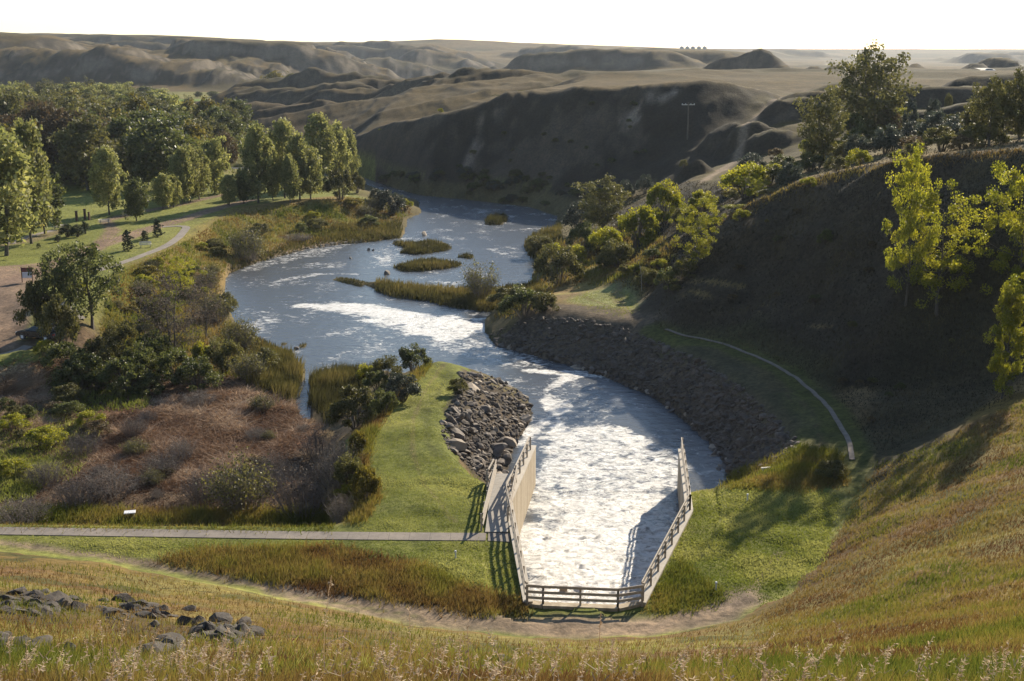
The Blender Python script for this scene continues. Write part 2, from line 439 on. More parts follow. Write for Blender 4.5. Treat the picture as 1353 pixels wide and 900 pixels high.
# gullies run down the slopes, roughly towards the river
H += bl * (2.7 * (ridged(wx * 1.0 + wy * .25, wy * .38 - .1 * wx, 30, 5, 21) - .45)) * (1 - valley) * sstep(SL + .12 * sstep(dm, 300, 420), .05, .3)
H += sstep(dm, 300, 380) * (dm < 700) * 5.5 * (ridged(wx * .35 - .25 * wy, wy * .8, 62, 2, 31) - .45) * (1 - valley) * sstep(H, -1, 5)
far = sstep(dm, 780, 860)
wx2 = Xg + 60 * fbm(Xg, Yg, 350, 3, 41); wy2 = Yg + 60 * fbm(Xg, Yg, 350, 3, 42)
bad = far * sstep(-Xg, 130, 210) * (1 - sstep(dm, 930, 1000))
H += bad * 15 * (ridged(wx2, wy2 * .45, 55, 5, 51) - .55) * sstep(H, 0, 9)
rise = sstep(dm, 950, 1250) * (1 - sstep(dm, 1550, 2000) * .85)
leftness = 1 - sstep(Xg / dm, .08, .2) * .75
H += rise * leftness * (38 * (ridged(wx2 * .75, wy2, 200, 4, 61) - .80) + 5 * fbm(Xg, Yg, 100, 4, 66))
H += sstep(dm, 2400, 3000) * 5 * fbm(Xg, Yg * .5, 500, 4, 71) * (1 - sstep(dm, 3900, 4400))
# separate buttes and knolls on the upland
def bump(px, d, rx, ry, h, rough=.5, seed=0):
    global H
    c = G(px, d, 20)
    m_ = (np.abs(Xg - c[0]) < rx * 1.5) & (np.abs(Yg - c[1]) < ry * 1.5); x_ = Xg[m_]; y_ = Yg[m_]
    q = np.hypot((x_ - c[0]) / rx, (y_ - c[1]) / ry)
    q = q + rough * .35 * fbm(x_, y_, max(rx * .5, 3), 4, 90 + seed)
    H[m_] += h * sstep(1 - q, 0, .75) * (1 + .25 * rough * ridged(x_, y_ * .6, max(rx * .3, 3), 3, 190 + seed))
bump(985, 700, 34, 17, 8.2, .25, 1); bump(1015, 690, 16, 16, 4.5, .6, 2); bump(1042, 680, 9, 10, 2.6, .5, 3)
bump(1075, 720, 7, 8, 2.4, .6, 4); bump(1100, 720, 7, 8, 2.4, .6, 5); bump(1209, 700, 6, 7, 2.2, .5, 6)
bump(1318, 760, 17, 20, 7, .7, 7); bump(1290, 740, 9, 12, 3.6, .7, 8)
bump(270, 1150, 38, 45, 15, .9, 9); bump(392, 1080, 26, 30, 13, .8, 10); bump(285, 1020, 26, 26, 7, .8, 11); bump(450, 1500, 40, 60, 12, .8, 12); bump(345, 1000, 45, 60, 9, .9, 13)
bump(917, 205, 4.5, 3.4, 2.4, .2, 14); bump(990, 232, 7, 5, 3.6, .5, 15); bump(960, 240, 6, 6, 2.5, .5, 16)

_rb = np.random.RandomState(23)
_sx = [-400, 0, 200, 400, 500, 575, 700, 830, 900, 960, 1353, 1800]; _sy = [41, 42, 47, 54, 54, 50, 54, 61, 64, 64.5, 65, 65]
def hill(px, d, rx, ry, h, seed):
    c = G(px, d, 25); base = float(H[np.argmin(abs(ys - d)), np.argmin(abs(g * (d + 16) - c[0]))])
    cap = CAMZ + d * (65 - np.interp(px, _sx, _sy) - 3.5) / F - base
    bump(px, d, rx, ry, max(2.0, min(h, cap)), .95, seed)
for k in range(40):
    d = _rb.uniform(1020, 2000); hill(_rb.uniform(-250, 900), d, d * _rb.uniform(.05, .13), _rb.uniform(42, 80), _rb.uniform(12, 26), 30 + k)
for k in range(16):
    d = _rb.uniform(2500, 4300); hill(_rb.uniform(800, 1500), d, d * _rb.uniform(.03, .07), _rb.uniform(60, 110), _rb.uniform(10, 20), 80 + k)
pxg = 676.5 + Xg / (Yg * CP + (CAMZ - H) * SP + 1e-6) * F
ceil_ = CAMZ + Yg * (65 - np.interp(pxg, _sx, _sy) - 1.2 - 2.5 * sstep(-dm, -1900, -1100)) / F + 1.5 * fbm(Xg, Yg, 160, 3, 55)
m_ = (dm > 960) & (dm < 4400)
k_ = 2.5
soft = ceil_ - k_ * np.log1p(np.exp(np.clip(-(H - ceil_), -60, 60) / k_))
H = np.where(m_, np.minimum(H, soft), H)
for k, (px, d, rx, ry, h) in enumerate([(310, 560, 30, 17, 6), (350, 540, 34, 15, 6.5), (375, 585, 36, 16, 6), (415, 520, 36, 15, 7), (440, 575, 36, 16, 6), (470, 490, 34, 14, 6), (500, 540, 34, 15, 6), (540, 470, 30, 13, 6), (590, 440, 26, 12, 5), (330, 470, 26, 13, 5), (400, 450, 30, 13, 5), (650, 430, 26, 12, 4)]):
    bump(px, d, rx, ry, h, .7, 110 + k)

for k, (px, d, rx, ry, h) in enumerate([(1235, 245, 26, 9, 3.6), (1160, 290, 22, 10, 3.4), (1300, 205, 18, 8, 2.6), (1090, 262, 16, 9, 3.0), (1330, 300, 26, 11, 3.6), (1040, 246, 10, 7, 3.2), (1010, 225, 9, 5, 2.6)]):
    bump(px, d, rx, ry, h, .7, 130 + k)
# river bed and islands
SR = sdf(river, Xg, Yg) + .35 * fbm(Xg, Yg, 4, 3, 77) * sstep(dm, 90, 120)
near = (dm < 420)
H = np.where(near & (SR > 0), np.minimum(H, WATER - .05 - 1.6 * sstep(SR, 0, 3.5)), H)
H = np.where(near & (SR <= 0) & (SR > -6), np.maximum(H, WATER + .06 + np.minimum(-SR, 2) * .12), H)
H = np.where(near & (SR <= -6) & (Yg > 60), np.maximum(H, WATER + .25), H)
isl = [
    [(480, 376), (500, 371), (560, 378), (600, 383), (640, 380), (680, 378), (712, 372), (718, 392), (700, 408), (660, 410), (640, 412), (600, 408), (560, 398), (520, 394), (495, 386)],
    [(430, 368), (455, 367), (492, 374), (478, 381), (450, 374)],
    [(514, 322), (530, 317), (545, 322), (565, 318), (590, 320), (603, 329), (580, 334), (550, 337), (524, 335), (535, 328)],
    [(516, 353), (545, 345), (575, 342), (618, 350), (590, 355), (560, 359), (530, 359)],
    [(598, 341), (612, 336), (632, 338), (625, 342)],
    [(636, 297), (642, 288), (668, 284), (676, 290), (664, 298)],
    [(440, 300), (500, 292), (530, 293), (528, 313), (500, 319), (470, 319), (440, 316)],
    [(366, 452), (385, 452), (380, 458), (368, 458)], [(388, 456), (410, 452), (408, 459), (392, 461)],
]
for k, pl in enumerate(isl):
    S_ = sdf([Z(a, b, WATER) for a, b in pl], Xg, Yg) + .5 * fbm(Xg, Yg, 3, 3, 80 + k)
    H = np.where(near & (S_ > -.3), np.maximum(H, WATER - .15 + .5 * sstep(S_, -.3, 1.6) + .1 * fbm(Xg, Yg, 1.5, 3, 95)), H)
# stilling basin (concrete lines it)
BL = [Z(708, 590, -1.0), Z(676, 663, 0), Z(703, 797, 0)]       # wall tops, left: tip, bend, near corner
BR = [Z(897.5, 597, -1.0), Z(906, 675, 0), Z(842, 797, 0)]
BL[0] = (BL[0][0], 88.2, -1.0); BR[0] = (BR[0][0], 87.4, -1.0)
basin = [(BL[0][0], 91), BL[0], BL[1], BL[2], BR[2], BR[1], BR[0], (BR[0][0], 91)]
SB = sdf(basin, Xg, Yg)
H = np.where(SB > -.12, -6.5, H)
# the lawn is trimmed level with the walls and the paved path
for pl in (BL, BR):
    dist = linedist(pl, Xg, Yg)
    lim = np.where(Yg > 74, -.15 - (Yg - 74) * .075, -.15)
    H = np.where((SB <= -.12) & (dist < 2.2) & (Yg < 92), np.minimum(H, lim - .02 + 0.05 * fbm(Xg, Yg, .8, 3, 7)), H)
PATHC = [Z(-900, 694, 0), Z(-300, 698, 0), Z(0, 701.5, 0), Z(200, 704.5, 0), Z(400, 707.5, 0), Z(560, 709, 0), Z(642, 709.5, 0)]
pd = linedist(PATHC, Xg, Yg)
H = np.where(pd < 2.2, H * sstep(pd, .9, 2.2) - .02 * (1 - sstep(pd, .9, 2.2)), H)
NR, NC = H.shape

# ------------------------------------------------------------------ ground cover tint (what grows or lies there, with shade put into the dark slopes)
def C(*c): return np.array(c)
LAWN = C(.14, .155, .042); LAWN2 = C(.195, .19, .062); GOLD = C(.20, .145, .055); TAN = C(.165, .125, .075); RUST = C(.145, .085, .045)
SAGE = C(.11, .105, .06); CLAY = C(.20, .17, .135); DIRT = C(.26, .20, .15); MUD = C(.10, .072, .052); REED = C(.15, .082, .05); DARKG = C(.055, .060, .022)
ROCKC = C(.10, .08, .062); GRAV = C(.22, .155, .12); HAY = C(.12, .19, .03)
n1 = fbm(Xg, Yg, 14, 5, 101) ; n2 = fbm(Xg, Yg, 3.2, 4, 102); n3 = fbm(Xg, Yg, 90, 5, 103); n4 = fbm(Xg, Yg, 1.2, 3, 104)
T = np.zeros(H.shape + (3,))
def mixt(col, m):
    global T
    m = np.clip(m, 0, 1)[..., None]; T = T * (1 - m) + col * m
T[:] = TAN
mixt(GOLD, sstep(n1 + n3, -.3, .3) * .6); mixt(SAGE, sstep(n3 - n1 * .4, -.05, .35) * .7)
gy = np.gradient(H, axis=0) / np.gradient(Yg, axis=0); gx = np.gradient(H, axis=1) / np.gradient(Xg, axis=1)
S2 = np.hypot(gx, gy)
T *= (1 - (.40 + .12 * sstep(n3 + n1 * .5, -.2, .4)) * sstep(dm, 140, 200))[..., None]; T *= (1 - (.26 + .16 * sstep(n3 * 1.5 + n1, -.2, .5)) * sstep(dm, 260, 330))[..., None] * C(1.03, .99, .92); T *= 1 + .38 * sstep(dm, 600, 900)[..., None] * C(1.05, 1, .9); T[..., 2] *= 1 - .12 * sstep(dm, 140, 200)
mixt(C(.040, .035, .028), sstep(S2 + .1 * n1, .3, .5) * (dm > 95) * .92)  # steep slopes: dark sage grass, darkened further to carry their shade
mixt(C(.034, .030, .024), sstep(sdf([Z(430, 222, 0), Z(476, 226, 0), D(471, 180, 330), D(560, 152, 297), D(650, 133, 290), D(700, 122, 290), D(760, 111, 280), D(870, 102, 270), D(985, 116, 272), D(1030, 130, 278), G(960, 222, 8.8), G(860, 236, 3.2), Z(740, 286, -4), Z(640, 262, -4), Z(560, 255, -4), Z(480, 230, -4)], Xg, Yg) + 3 * n1 + 1.5 * n2, -1, 3) * (dm > 180) * (dm < 345) * .8)  # bluff face: brown grass, with its shade put into the colour
mixt(CLAY * .6, sstep(S2 + .25 * n1 + .1 * n3, .62, .85) * (dm > 345) * .6)
mixt(CLAY * .75, sstep(S2 + .25 * n1, .55, .85) * (dm > 800) * .5)
mixt(C(.16, .125, .10), sstep(n1 + n2 * .4 + S2 * .4, .35, .6) * (dm > 230) * (dm < 330) * .25)
# strata and scars of bare clay on the bluff
sc = sdf([D(600, 195, 275), D(625, 160, 290), D(650, 155, 290), D(632, 190, 276)], Xg, Yg)
mixt(C(.24, .19, .15), sstep(sc + 3 * n2 + 2 * n1, -.5, 3) * .7)
sc = sdf([D(812, 178, 262), D(818, 156, 270), D(900, 150, 268), D(890, 172, 262)], Xg, Yg)
mixt(C(.27, .22, .18), sstep(sc + 4 * n2 + 3 * n1, 1, 4) * .7)
def zone(col, pts, z=0.0, soft=1.5, wob=1.0, amt=1.0, extra=0):
    P_ = [Z(a, b, z) if len((a, b)) == 2 else a for a, b in pts]
    S_ = sdf(P_, Xg, Yg) + wob * (n1 * 1.2 + n2 * .6) + extra
    mixt(col, sstep(S_, -soft, soft) * amt)
# valley floor: meadow under the trees, park grass
vf = (Yg > 108) & (Yg < 800)
mixt(LAWN2 * .8, vf * sstep(-H, -2.2, -.8) * sstep(-Xg, -60, -10 ) * (Xg < -.11 * Yg) * .9)
mixt(C(.10, .085, .045), vf * sstep(-H, .4, 1.6) * (Yg < 300))
zone(LAWN * 1.15, [(-600, 300), (0, 250), (300, 230), (450, 225), (480, 262), (330, 278), (245, 320), (150, 362), (140, 385), (100, 425), (0, 462), (-600, 470)], 0, 1, .5, .95)
mixt(LAWN2, vf * (n1 > .05) * sstep(-H, -1, 0) * .4 * (H > -.5))
zone(GOLD * .9 + RUST * .2, [(150, 365), (200, 345), (250, 318), (300, 285), (440, 266), (480, 268), (530, 285), (500, 300), (430, 310), (340, 335), (300, 355), (280, 370)], -1.0, 1.5, 1.5, .85)
zone(C(.11, .13, .025), [(230, 340), (300, 300), (420, 280), (520, 280), (480, 292), (380, 305), (300, 335), (250, 360)], -1.5, 2, 2.5, .6)
zone(C(.13, .14, .02), [(130, 420), (150, 370), (215, 355), (240, 400), (215, 450), (150, 470)], -1.5, 2, 1.6, .85)
zone(TAN * 1.1, [(330, 345), (400, 318), (470, 312), (480, 322), (400, 334), (340, 350), (300, 368), (290, 362)], WATER, .6, .6, .9)
zone(MUD, [(-600, 475), (0, 470), (110, 455), (250, 470), (340, 500), (390, 540), (420, 560), (430, 640), (400, 672), (0, 676), (-600, 676)], -3, 2, 2, .95)
zone(REED, [(120, 560), (260, 510), (380, 520), (410, 560), (370, 610), (220, 640), (120, 640)], -3.2, 2, 3, .8)
zone(C(.10, .12, .02), [(-300, 560), (60, 545), (140, 565), (100, 620), (-300, 640)], -3, 2, 3, .35)
zone(C(.36, .27, .16), [(-300, 505), (0, 500), (60, 512), (50, 530), (-300, 535)], -3, 1.2, 1.5, .9)
zone(C(.34, .26, .17), [(-300, 548), (0, 546), (75, 560), (70, 572), (0, 560)], -3, 1, 1.2, .9)
zone(HAY, [(186, 131), (290, 131), (280, 141), (190, 146)], 0, 6, 4, .95)
# dam face and near slopes
nf = Yg < 66
fg_ = sstep(linedist([Z(-900, 712, 0), Z(0, 728, 0)], Xg, Yg) * 0 + (66 - Yg), 0, 3)
m_fg = (Yg < 84) & (H > .35) & ((S2 < .62) | (Yg < 70))
mixt(GOLD * .75, m_fg * 1.0); mixt(LAWN2 * .66, m_fg * sstep(n1 + .5 * n2, -.05, .4) * .55); mixt(RUST * .8, m_fg * sstep(fbm(Xg, Yg, 6, 5, 110) + n4 * .3, .0, .4) * .75); mixt(DARKG, m_fg * sstep(fbm(Xg, Yg, 4, 4, 113) + n4 * .3, .25, .5) * .8)
fl = ((Yg < 98) | ((Yg < 124) & (Xg < 2))) & (H <= .45) & (H > -1.2)
mixt(LAWN, fl * 1.0)
mixt(LAWN2 * 1.0, fl * sstep(n1 + n2 * .8, -.2, .4) * .6)
zone(GOLD * .8 + RUST * .35, [(250, 738), (430, 728), (560, 750), (610, 775), (690, 798), (700, 812), (560, 812), (420, 786), (300, 757)], 0, .5, .5, .9)
zone(LAWN * .7, [(100, 722), (300, 754), (430, 786), (560, 812), (690, 812), (700, 818), (560, 820), (400, 796), (250, 763)], 0, .3, .2, .8)
zone(GOLD, [(460, 600), (482, 560), (530, 505), (560, 478), (575, 476), (545, 505), (505, 550), (490, 580), (482, 620), (500, 655), (470, 692), (430, 696)], 0, .5, .5, .7)
zone(GOLD * .85, [(908, 640), (960, 625), (1060, 590), (1110, 600), (1120, 640), (1060, 650), (980, 640)], 0, .8, .8, .7)
zone(C(.21, .225, .10), [(745, 398), (780, 385), (832, 385), (845, 410), (820, 418), (790, 410)], 0, 1.2, .6, .9)
zone(GOLD, [(700, 400), (730, 392), (790, 408), (860, 432), (845, 442), (760, 416)], 0, 1, .6, .8)
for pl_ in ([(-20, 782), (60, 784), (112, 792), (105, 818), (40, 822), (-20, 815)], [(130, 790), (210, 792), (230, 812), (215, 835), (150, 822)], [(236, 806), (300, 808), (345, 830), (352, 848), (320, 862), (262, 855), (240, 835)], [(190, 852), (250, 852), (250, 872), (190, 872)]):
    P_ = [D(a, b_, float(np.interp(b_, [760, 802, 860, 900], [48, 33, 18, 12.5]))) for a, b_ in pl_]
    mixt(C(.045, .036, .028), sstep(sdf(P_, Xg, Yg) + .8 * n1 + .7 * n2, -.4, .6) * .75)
# riprap bed
zone(ROCKC, [(650, 430), (700, 414), (760, 418), (830, 432), (872, 450), (930, 476), (985, 514), (1028, 553), (1058, 586), (1050, 604), (1000, 628), (960, 660), (900, 560), (760, 490), (650, 460)], -1.5, .6, .7, .95)
zone(ROCKC * .8, [(610, 492), (640, 498), (706, 530), (712, 550), (690, 590), (668, 640), (645, 632), (600, 598), (584, 562), (606, 530)], -1.2, .3, .3, .95)
# dirt
def track(col, pts, w, z=0.0, amt=.9, soft=.4, rag=.5):
    dist = linedist([Z(a, b, z) for a, b in pts], Xg, Yg) + rag * (n2 * .7 + n4 * .5)
    mixt(col, (1 - sstep(dist, w - soft, w + soft)) * amt)
ROAD = [(-300, 706), (0, 718), (60, 724), (140, 737), (220, 752), (300, 766), (370, 779), (440, 794), (520, 808), (600, 820), (700, 829), (780, 832), (860, 828), (920, 819), (962, 806), (985, 797)]
track(DIRT * .75, ROAD, .55, 0, .9, .3, .5); track(DIRT * .85, ROAD[6:], 1.25, 0, .85, .5, .8)
track(LAWN * .9, [(0, 722), (140, 741), (300, 770), (440, 798), (560, 818)], .12, 0, .5, .1, .2)
zone(DIRT * 1.05, [(690, 808), (860, 812), (950, 800), (985, 794), (960, 812), (860, 838), (760, 846), (680, 838)], 0, .5, .8, .85)
track(DIRT, [(990, 790), (1015, 750), (1030, 735)], .3, .1, .7, .2, .4)
track(GRAV * .5, [(962, 458), (1000, 474), (1040, 493), (1070, 514), (1095, 540), (1112, 568), (1124, 592), (1127, 606)], .33, .55, .95, .12, .12)
zone(C(.05, .045, .03), [(1125, 560), (1160, 480), (1353, 380), (1420, 380), (1400, 500), (1353, 515), (1240, 572), (1165, 602), (1135, 600)], 3, 1, 1, .9)  # foot of the dark hill: darker grass plus painted-in shade
zone(C(.065, .062, .032), [(862, 432), (1000, 452), (1100, 500), (1150, 590), (1120, 640), (1062, 590), (1030, 550), (985, 510), (930, 474), (872, 450)], .4, 1, .5, .8)  # bank between riprap and hill, tinted darker for the hill's shade
track(LAWN * .6, [(862, 432), (900, 446), (960, 457), (1040, 492), (1095, 540), (1130, 610), (1105, 680)], 1.3, .5, .7, .4, .3)
track(TAN * .8, [(760, 386), (795, 400), (830, 420)], .18, .2, .8, .1, .2)
track(TAN * .9, [(828, 395), (815, 370), (850, 335)], .6, 2, .7, .4, .5)
PARKROAD = [(-300, 400), (-60, 390), (0, 378), (40, 362), (90, 342), (130, 325), (170, 312), (205, 300), (250, 288), (290, 276), (330, 266)]
# gravel lot at the left edge
zone(GRAV, [(-400, 395), (0, 352), (45, 348), (75, 345), (60, 362), (40, 380), (45, 420), (20, 440), (-400, 465)], 0, .7, .5, .95)
track(GRAV * .95, PARKROAD, 1.7, 0, .95, .5, .5)
track(GRAV * .9, [(130, 325), (150, 305), (140, 292), (170, 283), (240, 270), (300, 256)], 1.1, 0, .9, .5, .5)
track(GRAV, [(-40, 330), (40, 318), (80, 305)], 1.3, 0, .6, .4, .5)
track(TAN * 1.1, [(586, 480), (562, 515), (546, 555), (545, 600), (560, 640), (600, 690)], .16, 0, .45, .1, .2)
track(DARKG * 1.4, [(592, 488), (580, 520), (562, 552), (566, 590), (600, 622)], .3, 0, .5, .2, .5)
track(DIRT * .9, [(930, 240), (1000, 195), (1045, 182)], .9, 8.5, .8, .5, .6)
T *= (1 + .16 * n1 + .18 * n2 + .14 * n4)[..., None]
T = np.clip(T, .01, .6)

mat_ground, t, b = nt('ground_cover')
at = N(t, 'ShaderNodeAttribute'); at.attribute_name = 'tint'
geo = N(t, 'ShaderNodeNewGeometry')
na = noise_node(t, 2.2, 8, .75, geo.outputs['Position']); nb_ = noise_node(t, .35, 6, .7, geo.outputs['Position']); nf_ = noise_node(t, 0.03, 6, .7, geo.outputs['Position'])
r1 = ramp(t, na.outputs[0], [(.32, (.50, .50, .48)), (.5, (1, 1, 1)), (.68, (1.55, 1.5, 1.35))])
r2 = ramp(t, nb_.outputs[0], [(.3, (.72, .74, .75)), (.7, (1.25, 1.2, 1.12))])
r3 = ramp(t, nf_.outputs[0], [(.3, (.85, .85, .88)), (.7, (1.15, 1.12, 1.05))])
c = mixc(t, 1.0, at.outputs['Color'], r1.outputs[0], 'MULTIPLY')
c = mixc(t, 1.0, c, r2.outputs[0], 'MULTIPLY'); c = mixc(t, 1.0, c, r3.outputs[0], 'MULTIPLY')
t.links.new(c, b.inputs['Base Color']); b.inputs['Roughness'].default_value = 1.0; b.inputs['Specular IOR Level'].default_value = .1
bp = N(t, 'ShaderNodeBump'); bp.inputs['Strength'].default_value = .9; bp.inputs['Distance'].default_value = .08
t.links.new(na.outputs[0], bp.inputs['Height'])
bp2 = N(t, 'ShaderNodeBump'); bp2.inputs['Strength'].default_value = .8; bp2.inputs['Distance'].default_value = .15
t.links.new(nb_.outputs[0], bp2.inputs['Height']); t.links.new(bp.outputs[0], bp2.inputs['Normal']); t.links.new(bp2.outputs[0], b.inputs['Normal'])

V = np.stack([Xg, Yg, H], -1).reshape(-1, 3)
ii = np.arange(NR * NC).reshape(NR, NC)
quads = np.stack([ii[:-1, :-1], ii[:-1, 1:], ii[1:, 1:], ii[1:, :-1]], -1).reshape(-1, 4)
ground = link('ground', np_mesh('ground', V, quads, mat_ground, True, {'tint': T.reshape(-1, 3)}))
tag(ground, kind='structure')

# fast height lookup and ray hits
def gnd(x, y):
    """bilinear height on the fan grid (scalars or arrays)"""
    x = np.atleast_1d(np.asarray(x, float)); y = np.atleast_1d(np.asarray(y, float))
    fi = np.clip(np.interp(y, ys, np.arange(NR)), 0, NR - 1.001); fj = np.clip(np.interp(x / (y + 16), g, np.arange(NC)), 0, NC - 1.001)
    i = fi.astype(int); j = fj.astype(int); a = fi - i; c_ = fj - j
    return H[i, j] * (1 - a) * (1 - c_) + H[i + 1, j] * a * (1 - c_) + H[i, j + 1] * (1 - a) * c_ + H[i + 1, j + 1] * a * c_
def gz(x, y): return float(gnd(x, y)[0])
def hit_many(px, py, skip=0.0):
    """march photo rays onto the terrain; returns (n,3)"""
    px = np.asarray(px, float); py = np.asarray(py, float)
    u = (px - 676.5) / F; v = (450 - py) / F
    dx, dy, dz = u, CP + v * SP, -SP + v * CP
    out = np.zeros((len(px), 3)); done = np.zeros(len(px), bool)
    st = max(5.0, skip); prev = np.full(len(px), st)
    while st < 5000 and not done.all():
        st2 = st * 1.006 + .02
        x, y, z = dx / dy * st2, st2, CAMZ + dz / dy * st2
        below = (z <= gnd(x, np.full_like(x, y))) & ~done
        if below.any():
            lo = np.full(below.sum(), st); hi = np.full(below.sum(), st2); bx = (dx / dy)[below]; bz = (dz / dy)[below]
            for _ in range(7):
                md_ = (lo + hi) / 2; u_ = (CAMZ + bz * md_) <= gnd(bx * md_, md_)
                hi = np.where(u_, md_, hi); lo = np.where(u_, lo, md_)
            out[below, 0] = bx * hi; out[below, 1] = hi; done |= below
        st = st2
    out[~done, 1] = 5000
    out[:, 2] = gnd(out[:, 0], out[:, 1])
    return out
def hit(px, py, skip=0.0):
    return Vector(hit_many([px], [py], skip)[0])
# ================================================================== WATER
wys = [57.5]
while wys[-1] < 420:
    y = wys[-1]; wys.append(y + (.13 if y < 96 else max(.2, .0042 * (y - 60))))
wys = np.array(wys)
wu = np.linspace(-.33, .245, 330)
WY, WU = np.meshgrid(wys, wu, indexing='ij'); WX = WU * (WY + 6)
foam = np.zeros(WX.shape)
wn1 = fbm(WX, WY, 5, 4, 201); wn2 = fbm(WX, WY, 1.4, 4, 202); wn3 = fbm(WX + 2 * wn1, WY * .55, 2.6, 4, 203)
def fz(pts, val, soft, wob):
    global foam
    S_ = sdf([Z(a, b_, WATER) for a, b_ in pts], WX, WY) + wob * (wn1 + .4 * wn2)
    foam = np.maximum(foam, val * sstep(S_, -soft, soft))
fz([(660, 690), (905, 690), (870, 820), (690, 820)], .90, 2.5, 1)
fz([(690, 640), (905, 640), (905, 900), (660, 900)], .78, 3, 2)
fz([(700, 570), (780, 560), (870, 575), (905, 620), (905, 700), (700, 700)], .68, 2, 3)
fz([(692, 478), (760, 492), (850, 512), (862, 560), (800, 580), (720, 640), (690, 600), (712, 548), (694, 505)], .44, 3, 3)
fz([(402, 402), (470, 396), (520, 402), (570, 413), (646, 420), (640, 436), (620, 452), (575, 452), (520, 440), (450, 420), (420, 412)], .76, 2.6, 3.4)
fz([(520, 430), (620, 440), (720, 470), (740, 490), (660, 490), (600, 470), (540, 450)], .52, 2, 2)
fz([(300, 352), (460, 318), (480, 322), (400, 345), (330, 362), (300, 378)], .50, 2, 2)
fz([(380, 402), (700, 420), (700, 480), (600, 480), (400, 425)], .40, 4, 3)
for pts, w_, val in (([(400, 404), (480, 408), (560, 420), (640, 432)], 1.6, .86), ([(790, 492), (752, 500), (722, 516), (735, 536), (724, 556), (700, 566), (690, 585)], 1.0, .66), ([(700, 490), (760, 494), (830, 500), (868, 512)], 1.0, .68), ([(735, 545), (742, 575), (760, 600)], 1.0, .75),
                     ([(320, 415), (350, 412), (395, 420)], .5, .6), ([(690, 575), (720, 560), (760, 570), (800, 566), (850, 585)], 1.1, .72), ([(350, 375), (420, 362), (470, 362)], .7, .55)):
    dd = linedist([Z(a, b_, WATER) for a, b_ in pts], WX, WY) + 1.1 * wn1 + .5 * wn2
    foam = np.maximum(foam, val * (1 - sstep(dd, w_ * .3, w_ * 1.7)))
foam = np.maximum(foam, .33 + .22 * wn1 + .2 * wn3) - .10 * (fbm(WX, WY, .7, 3, 221) > .25)  # thin flecks over the whole river stand in for sun glitter
rough_w = sstep(foam, .5, 1.0) * (1 - sstep(WY, 92, 108))
WZ = WATER + rough_w * (.27 * ridged(WX + .8 * wn2, WY * 1.3, 2.0, 5, 211) + .15 * fbm(WX, WY * 1.5, .55, 4, 212) - .1) + .015 * wn2
wV = np.stack([WX, WY, WZ], -1).reshape(-1, 3)
a_, b_ = WX.shape; wi = np.arange(a_ * b_).reshape(a_, b_)
wq = np.stack([wi[:-1, :-1], wi[:-1, 1:], wi[1:, 1:], wi[1:, :-1]], -1).reshape(-1, 4)
# keep only the water between the banks, so nothing lies under the hill
cxm = WX.ravel()[wq].mean(1); cym = WY.ravel()[wq].mean(1)
hh = gnd(cxm, cym); inb = (hh < WATER + .8)
mat_water, t, b = nt('river_water')
geo = N(t, 'ShaderNodeNewGeometry'); at = N(t, 'ShaderNodeAttribute'); at.attribute_name = 'foam'
mp = N(t, 'ShaderNodeMapping'); mp.inputs['Scale'].default_value = (1, 1.25, 1); t.links.new(geo.outputs['Position'], mp.inputs[0])
w1 = noise_node(t, 1.0, 10, .72, mp.outputs[0]); w1.inputs['Distortion'].default_value = 1.2
w2 = noise_node(t, .8, 4, .55, mp.outputs[0]); w3 = noise_node(t, 3.6, 4, .6, mp.outputs[0])
sep = N(t, 'ShaderNodeSeparateColor'); t.links.new(at.outputs['Color'], sep.inputs[0])
# foam where mask + noise passes a threshold
mul = N(t, 'ShaderNodeMath', operation='MULTIPLY_ADD'); t.links.new(sep.outputs[0], mul.inputs[0]); mul.inputs[1].default_value = .72
t.links.new(w1.outputs[0], mul.inputs[2])
fr = ramp(t, mul.outputs[0], [(.82, (0, 0, 0)), (.90, (.45, .45, .45)), (1.03, (1, 1, 1))])
b.inputs['Base Color'].default_value = (.075, .083, .095, 1); b.inputs['Roughness'].default_value = .26; b.inputs['IOR'].default_value = 1.33
bp = N(t, 'ShaderNodeBump'); bp.inputs['Strength'].default_value = .6; bp.inputs['Distance'].default_value = .22; t.links.new(w2.outputs[0], bp.inputs['Height'])
bq = N(t, 'ShaderNodeBump'); bq.inputs['Strength'].default_value = .5; bq.inputs['Distance'].default_value = .05; t.links.new(w3.outputs[0], bq.inputs['Height']); t.links.new(bp.outputs[0], bq.inputs['Normal'])
t.links.new(bq.outputs[0], b.inputs['Normal'])
fo = N(t, 'ShaderNodeBsdfPrincipled'); fo.inputs['Roughness'].default_value = .35
w4 = noise_node(t, 1.3, 9, .76, mp.outputs[0]); w4.inputs['Distortion'].default_value = .8
fc = ramp(t, w4.outputs[0], [(.36, (.22, .20, .18)), (.47, (.62, .60, .57)), (.6, (.84, .83, .81))])
t.links.new(fc.outputs[0], fo.inputs['Base Color'])
bf = N(t, 'ShaderNodeBump'); bf.inputs['Strength'].default_value = 1.0; bf.inputs['Distance'].default_value = .30; t.links.new(w4.outputs[0], bf.inputs['Height']); t.links.new(bf.outputs[0], fo.inputs['Normal'])
mx = N(t, 'ShaderNodeMixShader'); t.links.new(fr.outputs[0], mx.inputs[0]); t.links.new(b.outputs[0], mx.inputs[1]); t.links.new(fo.outputs[0], mx.inputs[2])
t.links.new(mx.outputs[0], t.nodes['Material Output'].inputs[0])
fo3 = np.repeat(foam.reshape(-1, 1), 3, 1)
tag(link('river_water', np_mesh('river_water', wV, wq[inb], mat_water, True, {'foam': fo3})), kind='structure')

